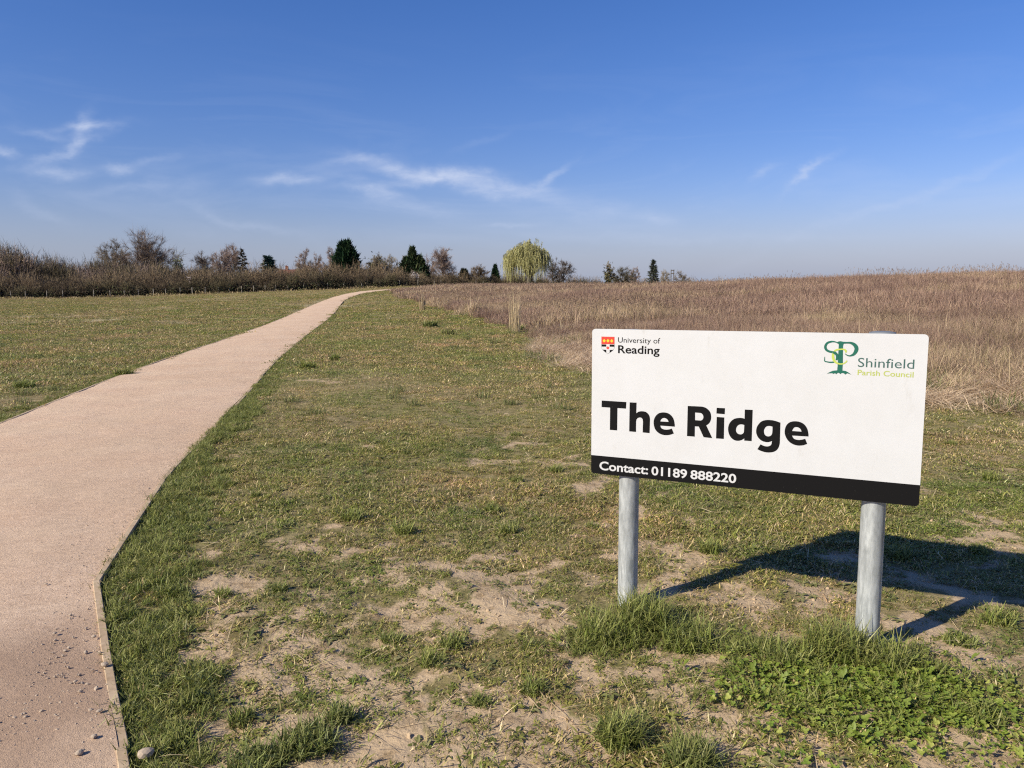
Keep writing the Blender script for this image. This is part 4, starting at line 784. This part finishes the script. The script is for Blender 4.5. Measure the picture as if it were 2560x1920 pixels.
# single tufts
def tuft_mesh(seed, r, h, n, pal=VG, w=(.003, .0055), lean=.5, curl=.9, tip=None, mat=None):
    return clump(seed, n, r*.55, (h*.45, h*1.2), w, lean, curl, pal, tip or [(.28,.30,.08),(.38,.35,.13)], mat=mat or M_green, name='grass_tuft', lean0=.12)
DKG = [(.085,.12,.035),(.11,.145,.045),(.06,.09,.028),(.17,.19,.075)]
TUFTS = [(1605,1572,.20,.19,900,VG,'long green grass tuft hugging the sign post under the phone number'),(1520,1600,.20,.14,600,VG,'low grass tuft left of the post under the phone number'),
 (1715,1608,.22,.13,650,VG,'flattened grass tuft between the two sign posts'),(2085,1640,.20,.18,850,VG,'long green grass tuft leaning on the thicker-looking sign post above the clover'),
 (2200,1660,.20,.14,600,VG,'drooping grass tuft right of the post above the clover'),(1950,1650,.20,.11,520,VG,'sparse low grass tuft beside the clover patch'),
 (1552,1850,.13,.13,700,VG,'round domed grass tuft in bare soil before the sign'),(1725,1905,.14,.12,600,DKG,'dark bushy grass tuft next to the round domed tuft'),
 (770,1865,.17,.09,700,DKG,'dark bluish grass tuft on bare soil near the path'),(640,1915,.17,.09,600,DKG,'dark bluish grass tuft nearest the path kerb'),(850,1800,.08,.09,250,DKG,'small dark grass tuft behind the bluish tuft'),
 (605,1800,.09,.07,220,VG,'small splayed green tuft beside a pale straw'),(1775,1385,.11,.10,350,VG,'green tuft just left of the sign shadow'),(2245,1390,.14,.10,350,DKG,'dark tuft lying within the sign shadow'),
 (2060,1800,.13,.06,300,DKG,'low dark tuft in the middle of the clover'),(2400,1610,.13,.06,300,VG,'low spreading tuft right of the post shadow'),
 (960,843,0,0,0,VG,'x'),(770,922,.30,.20,300,VG,'tall tuft with dry base on the turf right of the path'),(836,900,.22,.18,220,VG,'dark tuft behind the one with dry base'),
 (1075,818,.5,.35,420,DKG,'largest dark tuft near the edge of the dead grass'),(1120,838,.45,.28,300,[(.13,.13,.05),(.2,.17,.09)],'yellowing tuft beside the largest dark tuft'),
 (1290,828,.45,.35,380,DKG,'green tuft at the foot of the tall pale stalks'),(310,938,.28,.2,260,VG,'leafy tuft on the far verge of the path'),(60,968,.35,.16,260,VG,'tuft on the turf left of the path')]
for k, (u, v, r, h, n, pal, lab) in enumerate(TUFTS):
    if not n: continue
    P = hit(u, v); P[2] = float(G(P[0], P[1])); dist = math.hypot(P[0], P[1])
    tag(obj('grass_tuft', tuft_mesh(300+k, r, h, n, pal, w=(.003*max(1, dist/4.5), .0055*max(1, dist/4.5))), loc=P), lab, 'grass tuft', 'grass tufts on the field')
small_px = [(560,1490),(700,1480),(880,1300),(1230,1275),(1290,1205),(1010,1330),(640,1240),(1390,1180),(1480,1320),(1130,1620),(980,1600),(540,1690),(2450,1380),(2500,1560),(1010,1090),(1290,1088),(930,1180),(2470,1800),(1200,1760),(1330,1730),(1270,1330),(2380,1110),(2480,1200),(1080,1660)]
sm = [tuft_mesh(340+k, .09, .075, 200) for k in range(5)]
for k, (u, v) in enumerate(small_px):
    P = hit(u, v); P[2] = float(G(P[0], P[1])); o_ = obj('grass_tuft', sm[k % 5], loc=P); o_.rotation_euler = (0, 0, k*1.3); s = RNG.uniform(.75, 1.35); o_.scale = (s, s, s*RNG.uniform(.8, 1.1))
    tag(o_, 'small splayed green tuft dotted in the worn turf before the sign', 'grass tuft', 'small tufts in the worn turf')
# clover
CLV = [(.20,.255,.04),(.27,.31,.06),(.14,.20,.03),(.33,.34,.08),(.18,.22,.04)]
def clover(seed):
    rng_ = np.random.default_rng(seed); mb = MB()
    for q_ in range(8):
        c = disc(rng_, 1, .05)[0]; h = rng_.uniform(.010, .032); top = c+np.array([rng_.normal()*.01, rng_.normal()*.01, h]); cc_ = np.array(CLV[rng_.integers(0, 5)])*rng_.uniform(.85, 1.15)
        slivers(mb, c[None], (top-c)[None], .002, cc_*.8, rng=rng_); a0 = rng_.uniform(0, 6.28); R_ = rng_.choice([.0028, .004, .0055, .0068])*rng_.uniform(.85, 1.1); tilt = rng_.normal(size=2)*.35
        for k in range(3):
            a = a0+k*2.094; d = np.array([np.cos(a), np.sin(a)]); ctr = d*R_*1.02; ang = np.linspace(0, 2*np.pi, 8, endpoint=False); pts = ctr[None]+np.stack([np.cos(ang), np.sin(ang)], -1)*R_
            zz = pts @ tilt+.25*np.hypot(*pts.T); V = np.r_[np.c_[pts, zz], [[*ctr, ctr @ tilt]]]+top; mb.add(V, [(8, i, (i+1) % 8) for i in range(8)], cc_)
    return mb.mesh('clover_sprig', [M_green])
clv_p = [clover(400+k) for k in range(6)]
cps = []
for u, v, r, n in ((2060,1735,.27,105),(2210,1715,.27,120),(2330,1735,.24,90),(1960,1755,.24,50),(2200,1790,.28,70),(2380,1850,.42,50),(1860,1690,.22,28),(2080,1880,.35,22),(2480,1850,.4,45),(1980,1670,.16,26)):
    P = hit(u, v); q_ = rng.normal(size=(n, 2))*r*.55+P[:2]; cps.append(q_)
cps = np.concatenate(cps); scatter('clover', np.stack([cps[:, 0], cps[:, 1], G(cps[:, 0], cps[:, 1])], -1), spin(rng, len(cps), .1), rng.uniform(.75, 1.25, len(cps)), clv_p, 'bright green clover patch in front of the sign', 'clover')

# ------------------------------------------------------------------ dead tall grass on the rise
DG = [(.40,.30,.20),(.30,.215,.15),(.24,.165,.125),(.50,.39,.26),(.34,.245,.175),(.20,.145,.105),(.26,.22,.11)]
DGM = [(.30,.205,.15),(.235,.155,.12),(.36,.255,.185),(.18,.12,.095),(.42,.32,.22)]; DGP = [(.56,.44,.30),(.49,.38,.25),(.41,.31,.21),(.29,.25,.13)]
def dead(seed, n, r, L, w, lean=.28, curl=.35, pal=DG, heads=0, name='dead_grass'):
    def ex(rng_, mb):
        m_ = int(n*.5); b_ = disc(rng_, m_, r*1.15); blades(mb, b_, rng_.uniform(L[0]*.35, L[1]*.5, m_), rng_.uniform(*w, m_)*1.2, rng_.uniform(0, 6.28, m_), np.abs(rng_.normal(size=m_))*1.0, np.abs(rng_.normal(size=m_))*.5, pick(rng_, m_, pal)*.85)
        if heads:
            b_ = disc(rng_, heads, r*.8); H_ = rng_.uniform(L[1]*.95, L[1]*1.3, heads); az = rng_.uniform(0, 6.28, heads); ln = np.abs(rng_.normal(size=heads))*.12
            blades(mb, b_, H_, w[0]*.9, az, ln, ln*.5, pick(rng_, heads, pal)); top = b_+np.stack([np.cos(az)*np.sin(ln*1.2), np.sin(az)*np.sin(ln*1.2), np.cos(ln)], -1)*(H_*.98)[:, None]
            for q_ in range(4): slivers(mb, top-np.array([0, 0, .03*q_]), rng_.normal(size=(heads, 3))*np.array([.015, .015, .02])+np.array([0, 0, .06]), w[1]*2.2, pick(rng_, heads, [(.20,.14,.10),(.26,.19,.13)]), rng=rng_)
    return clump(seed, n, r, L, w, lean, curl, pal, mat=M_dry, extra=ex, name=name)
mn_p = [dead(500+k, 110, .24, (.22, .62), (.0035, .006), .5, .7, pal=[DG, DG, DGM, DGP, DGM, DG][k], heads=(3 if k == 1 else 0)) for k in range(6)]
mm_p = [dead(520+k, 130, .45, (.28, .72), (.008, .014), .5, .6, pal=[DG, DGM, DGP, DGM, DG][k], heads=(4 if k == 0 else 0)) for k in range(5)]
mf_p = [dead(540+k, 140, 1.0, (.35, .82), (.022, .036), .35, .5, pal=[DG, DGM, DGP, DGM, DG][k], heads=(5 if k == 0 else 0)) for k in range(5)]
def patch_idx(x, y, groups, s, f):
    n_ = fbm(x*f, y*f, s, 3)+rng.normal(size=len(x))*.07; g_ = np.where(n_ < .56, 0, np.where(n_ < .67, 1, 2)); out = np.zeros(len(x), int)
    for k_, ids in enumerate(groups): m_ = g_ == k_; out[m_] = rng.choice(ids, m_.sum())
    return out
def meadow_pts(n, r0, r1, a0, a1, ramp_w):
    x, y = polar(rng, n, r0, r1, a0, a1); d = meadow_depth(x, y)+(fbm(x*.8, y*.8, 91)-.5)*2.4; ok = rng.uniform(size=n) < sstep(-.2, ramp_w, d); return x[ok], y[ok], d[ok]
x, y, d = meadow_pts(19500, 9, 30, -8, 58, 2.5)
hgt = (.5+.5*sstep(.3, 5, d))*(.35+1.25*fbm(x*.45, y*.45, 93))
scatter('meadow_grass', np.stack([x, y, G(x, y)-.01], -1), spin(rng, len(x), .30), np.stack([np.ones_like(x), np.ones_like(x), hgt], -1)*rng.uniform(.8, 1.2, (len(x), 1)), mn_p, 'rank dead grass standing brown just behind the sign', 'grass', idx=patch_idx(x, y, ((2, 4), (0, 1, 5), (3, 0)), 131, .35))
x, y, d = meadow_pts(18500, 29, 68, -16, 54, 1.5); hgt = .45+1.05*fbm(x*.3, y*.3, 95)
scatter('meadow_grass', np.stack([x, y, G(x, y)-.01], -1), spin(rng, len(x), .22), np.stack([np.ones_like(x), np.ones_like(x), hgt], -1)*rng.uniform(.8, 1.15, (len(x), 1)), mm_p, 'mauve-brown dead grass covering the middle of the rise', 'grass', idx=patch_idx(x, y, ((1, 3), (0, 4, 1), (2, 0)), 133, .2))
x, y, d = meadow_pts(15000, 66, 185, -18, 50, 1.0); hgt = .55+.45*fbm(x*.15, y*.15, 97)
scatter('meadow_grass', np.stack([x, y, G(x, y)-.01], -1), spin(rng, len(x), .06), np.stack([np.ones_like(x), np.ones_like(x), hgt], -1), mf_p, 'dead grass along the skyline of the rise', 'grass', idx=patch_idx(x, y, ((1, 3), (0, 4, 1), (2, 0)), 135, .1))
# green tussocks, lone pale stalks and dark dock stems among the dead grass and over the far turf
tus_p = [clump(580+k, 90, .22, (.12, .34), (.007, .012), .5, .6, [(.15,.17,.05),(.11,.135,.04),(.20,.20,.08),(.28,.24,.12)], mat=M_green, name='tussock') for k in range(4)]
x, y = polar(rng, 900, 11, 60, -5, 46); ok = (meadow_depth(x, y) > -1.5) & (fbm(x*.4, y*.4, 137) > .5); x, y = x[ok], y[ok]
x2, y2 = polar(rng, 2600, 9, 90, -44, 4); ok = on_grass(x2, y2, .3) & (meadow_depth(x2, y2) < .5) & (fbm(x2*.35, y2*.35, 139) > .48); x2, y2 = x2[ok], y2[ok]
sc_ = np.r_[rng.uniform(.6, 1.3, len(x)), rng.uniform(.25, .62, len(x2))]; x, y = np.r_[x, x2], np.r_[y, y2]
scatter('tussock_grass', np.stack([x, y, G(x, y)], -1), spin(rng, len(x), .1), sc_, tus_p, 'scattered green tussocks in the turf and dead grass', 'grass')
sta_p = [clump(590+k, 9, .16, (.5, 1.05), (.005, .009), .16, .12, [(.60,.49,.31),(.52,.42,.26),(.42,.33,.20)] if k < 3 else [(.16,.11,.075),(.20,.14,.10)], mat=M_dry, name='stalk') for k in range(5)]
x, y = polar(rng, 2600, 10.5, 75, -14, 47); ok = (meadow_depth(x, y) > .2) & (rng.uniform(size=len(x)) < .25+.9*sstep(.45, .65, fbm(x*.3, y*.3, 141))); x, y = x[ok], y[ok]
scatter('dry_stalks', np.stack([x, y, G(x, y)], -1), spin(rng, len(x), .16), rng.uniform(.55, 1.05, len(x)), sta_p, 'single pale and dark stalks standing out of the dead grass', 'grass')
# laid straw at the edge of the dead grass, right of the sign
fl_p = [clump(560+k, 80, .28, (.2, .6), (.004, .0075), .25, .12, [(.62,.49,.33),(.54,.42,.28),(.66,.54,.38),(.40,.30,.20)], mat=M_dry, name='laid_straw', lean0=1.15) for k in range(5)]
x, y = polar(rng, 12000, 7.2, 24, 2, 46); d = meadow_depth(x, y)+(fbm(x*.7, y*.7, 99)-.5)*2.6; ok = rng.uniform(size=len(x)) < sstep(-2.2, 0, d)*sstep(5.0, 1.0, d)*.75; x, y = x[ok], y[ok]
scatter('laid_straw', np.stack([x, y, G(x, y)+.02], -1), spin(rng, len(x), .08), rng.uniform(.7, 1.2, len(x)), fl_p, 'pale flattened straw where dead grass meets turf', 'straw')
# single clumps of tall pale stalks
for k, (u, v, vt, lab, lean) in enumerate(((1288,832,722,'upright clump of tall pale stalks at the dead grass edge',.05),(1182,790,728,'leaning sheaf of pale stalks left of the upright clump',.30),(1055,775,728,'thin pale stalks where dead grass nears the path',.06),(1420,838,775,'collapsed heap of pale straw behind the sign corner',.55))):
    P = hit(u, v); P[2] = float(G(P[0], P[1])); H_ = (v-vt)*P[1]/F; rg = np.random.default_rng(600+k); mb = MB(); n = 130 if k != 1 else 90
    az = np.where(rg.uniform(size=n) < (.85 if k == 1 else .0), rg.normal(size=n)*.25, rg.uniform(0, 6.28, n)); b_ = disc(rg, n, .22 if k != 3 else .35)
    ll = np.abs(rg.normal(size=n)*(.5 if k != 1 else .2)+1)*lean if k != 3 else rg.uniform(.5, 1.4, n)
    blades(mb, b_, H_*rg.uniform(.45, 1.05, n), .010*P[1]/27, az, ll, np.abs(rg.normal(size=n))*.08, pick(rg, n, [(.50,.42,.27),(.44,.36,.22),(.38,.30,.19)]))
    tag(obj('stalk_clump', mb.mesh('stalk_clump', [M_dry]), loc=P), lab, 'grass clump', 'clumps of pale stalks')

# ------------------------------------------------------------------ hedge and thicket
def bush(seed, H, W, n, pal, leafpal, nleaf, w=.05):
    rg = np.random.default_rng(seed); mb = MB(); b_ = disc(rg, n, W*.3); az = rg.uniform(0, 6.28, n); L = H*rg.uniform(.45, 1.0, n); ln = np.abs(rg.normal(size=n))*.3
    e = b_+np.stack([np.cos(az)*np.sin(ln)*L, np.sin(az)*np.sin(ln)*L, np.cos(ln)*L], -1); slivers(mb, b_, e-b_, w, pick(rg, n, pal), rng=rg)
    k = np.repeat(np.arange(n), 9); s = rg.uniform(.12, 1, len(k))[:, None]; P = b_[k]*(1-s)+e[k]*s; D = (e-b_)[k]; D = D/np.linalg.norm(D, axis=1, keepdims=True)+rg.normal(size=D.shape)*.55; D *= rg.uniform(.2, .7, (len(k), 1))*H*.22
    slivers(mb, P, D, w*.75, pick(rg, len(k), pal), rng=rg)
    if nleaf:
        P = np.stack([rg.normal(size=nleaf)*W*.3, rg.normal(size=nleaf)*W*.3, np.abs(rg.normal(size=nleaf))*H*.22], -1); slivers(mb, P, rg.normal(size=(nleaf, 3))*.25, .2, pick(rg, nleaf, leafpal, .3), rng=rg)
    return mb.mesh('bare_bush', [M_twig])
HB = [(.155,.115,.075),(.125,.092,.062),(.185,.138,.092),(.10,.076,.052)]; BR = [(.055,.045,.030),(.075,.058,.040),(.045,.045,.024)]; TAN = [(.29,.21,.135),(.24,.175,.112),(.20,.15,.098)]
OLV = [(.13,.108,.064),(.105,.086,.052),(.16,.132,.078)]
hed_p = [bush(700, 3.4, 3.2, 190, HB, BR, 700), bush(701, 3.0, 3.4, 190, HB, BR, 800), bush(702, 2.6, 3.4, 180, HB[:2]+OLV, BR, 900), bush(703, 3.8, 2.8, 150, TAN+HB[:1], BR, 350), bush(704, 4.2, 3.0, 150, TAN, BR, 250), bush(705, 3.2, 3.4, 190, OLV, BR+[(.06,.07,.03)], 900)]
pts, idx, scl = [], [], []
for row, (off, stp, ids, s0, s1) in enumerate(((1.4, 1.5, (1, 2, 5), .6, .85), (3.0, 1.7, (0, 1, 2, 5), .8, 1.1), (5.2, 2.0, (0, 3, 4), .85, 1.15), (8.0, 2.4, (3, 4, 0), .95, 1.25), (11, 3.0, (0, 3, 5), .9, 1.3))):
    for hx in np.arange(FX[0]-12, FX[-1]+10, stp):
        X_ = hx+rng.normal()*.5; Y_ = float(fence_y(X_))+off+rng.normal()*.5
        if X_ > FX[6]+3 and row > 2: continue
        k_ = .85 if X_ > FX[6] else 1.0
        low = .78+.5*float(fbm(X_*.12, Y_*.12, 111)); pts.append((X_, Y_, float(G0(X_, Y_))-.05)); idx.append(int(rng.choice(ids))); scl.append(rng.uniform(s0, s1)*low*k_)
scatter('hedge', np.array(pts), spin(rng, len(pts), .05), np.array(scl), hed_p, 'long leafless brown hedge behind the fence posts', 'hedge', idx=np.array(idx))
scr_p = [bush(720, 6, 5, 240, HB+OLV, BR, 700, .075), bush(721, 6, 5.5, 240, OLV, [(.06,.055,.03),(.08,.07,.04)], 1200, .075), bush(722, 6, 4.6, 220, HB, BR, 400, .075), bush(723, 6, 5, 200, PUR, BR, 200, .07)]
pts, scl, idx = [], [], []
TOPU = [(-300,600),(-40,612),(20,606),(50,622),(90,640),(135,634),(170,643),(210,656),(240,645),(300,640),(345,650),(400,648),(450,662),(520,664),(600,668),(660,672),(740,676),(900,668),(1000,664),(1090,672),(1180,682),(1300,690)]
for row, (yo, dv) in enumerate(((16, 14), (24, 5), (34, 0))):
    for u in np.arange(-320, 1300, 26):
        u_ = u+rng.normal()*9; y_ = float(np.interp(u_, fu, fy))+yo+rng.normal()*2; vt = float(np.interp(u_, *np.array(TOPU).T))+dv+abs(rng.normal())*9
        P = atdepth(u_, 700, y_); z0 = float(G0(P[0], P[1])); h = float(atdepth(u_, vt, y_)[2])-z0
        if h < 1.5: continue
        pts.append((P[0], P[1], z0-.1)); s = h/5.6; scl.append((min(s, 1.0)*.5+s*.5, min(s, 1.0)*.5+s*.5, s)); idx.append(int(rng.integers(0, 4)))
scatter('thicket', np.array(pts), spin(rng, len(pts), .03), np.array(scl), scr_p, 'leafless thicket of scrub and trees rising behind the hedge', 'scrub', idx=np.array(idx))

# ------------------------------------------------------------------ stones on the path
def stone(seed):
    import bmesh
    bm = bmesh.new(); bmesh.ops.create_icosphere(bm, subdivisions=2, radius=1.0); rg = np.random.default_rng(seed); sx = rg.uniform(.6, 1.1, 3)*np.array([1, 1, .6])
    for v_ in bm.verts: v_.co = Vector([c*s*(1+rg.normal()*.08) for c, s in zip(v_.co, sx)])
    me_ = bpy.data.meshes.new('stone'); bm.to_mesh(me_); bm.free(); me_.materials.append(M_stone); return me_
st_p = [stone(800+k) for k in range(6)]
n = 42000; y = rng.uniform(1.5, 9, n); xl_ = by_y(PL, y); xr_ = by_y(PR, y); x = xl_+(xr_-xl_)*rng.uniform(0, 1, n)
g_ = sstep(1.2, .3, np.hypot(x-gx0+.1, (y-gy0)*.8)/.7); edge = sstep(.35, .05, xr_-x); keep = rng.uniform(size=n) < (.22+.78*np.maximum(g_, edge*.6))*sstep(9, 4, y); x, y, g_ = x[keep], y[keep], g_[keep]
z = G0(x, y)+.0275; scatter('gravel', np.stack([x, y, z], -1), spin(rng, len(x), .6), np.clip(rng.gamma(1.8, .0010, len(x)), .0008, .008)*(1+.6*g_), st_p, 'fine loose gravel strewn on the path', 'gravel', parent=path)
M_crumb = mat_noise('soil_crumb', (.30, .205, .12), (.52, .38, .25), 60, .95, .3, .003, objc=True)
cr_p = []
for q_ in st_p[:4]:
    q2 = q_.copy(); q2.materials.clear(); q2.materials.append(M_crumb); cr_p.append(q2)
x, y = polar(rng, 16000, 1.7, 7.0); ok = on_grass(x, y) & (rng.uniform(size=len(x)) < bare_mask(x, y)*.8+.08); x, y = x[ok], y[ok]
scatter('soil_crumbs', np.stack([x, y, G(x, y)+.001], -1), spin(rng, len(x), .6), np.clip(rng.gamma(1.8, .0022, len(x)), .0012, .014), cr_p, 'dry crumbs of sandy earth on the bare patches', 'soil')
for k, (u, v, r, lab) in enumerate(((263,1683,.020,'pale stone lying against the timber edging by a straw'),(236,1611,.014,'small pale stone beside the timber edging'),(116,1476,.009,'lone dark stone on the smooth gravel'),(138,1602,.010,'dark flat stone on the gravel'),
                                   (365,1910,.024,'pale stone half buried in the grass by the edging'),(237,1866,.017,'grey stone in the stony patch by the edging'),(200,1908,.018,'dark stone at the end of the stony patch'),(190,1725,.011,'grey stone at the top of the stony patch'),(250,1800,.011,'brown stone in the stony patch near the edging'))):
    P = hit(u, v); o_ = obj('stone', st_p[k % 6], loc=(P[0], P[1], float(G0(P[0], P[1]))+.034+r*.2)); o_.scale = (r, r, r); o_.rotation_euler = (0, 0, k*1.7); tag(o_, lab, 'stone', 'stones on the path')
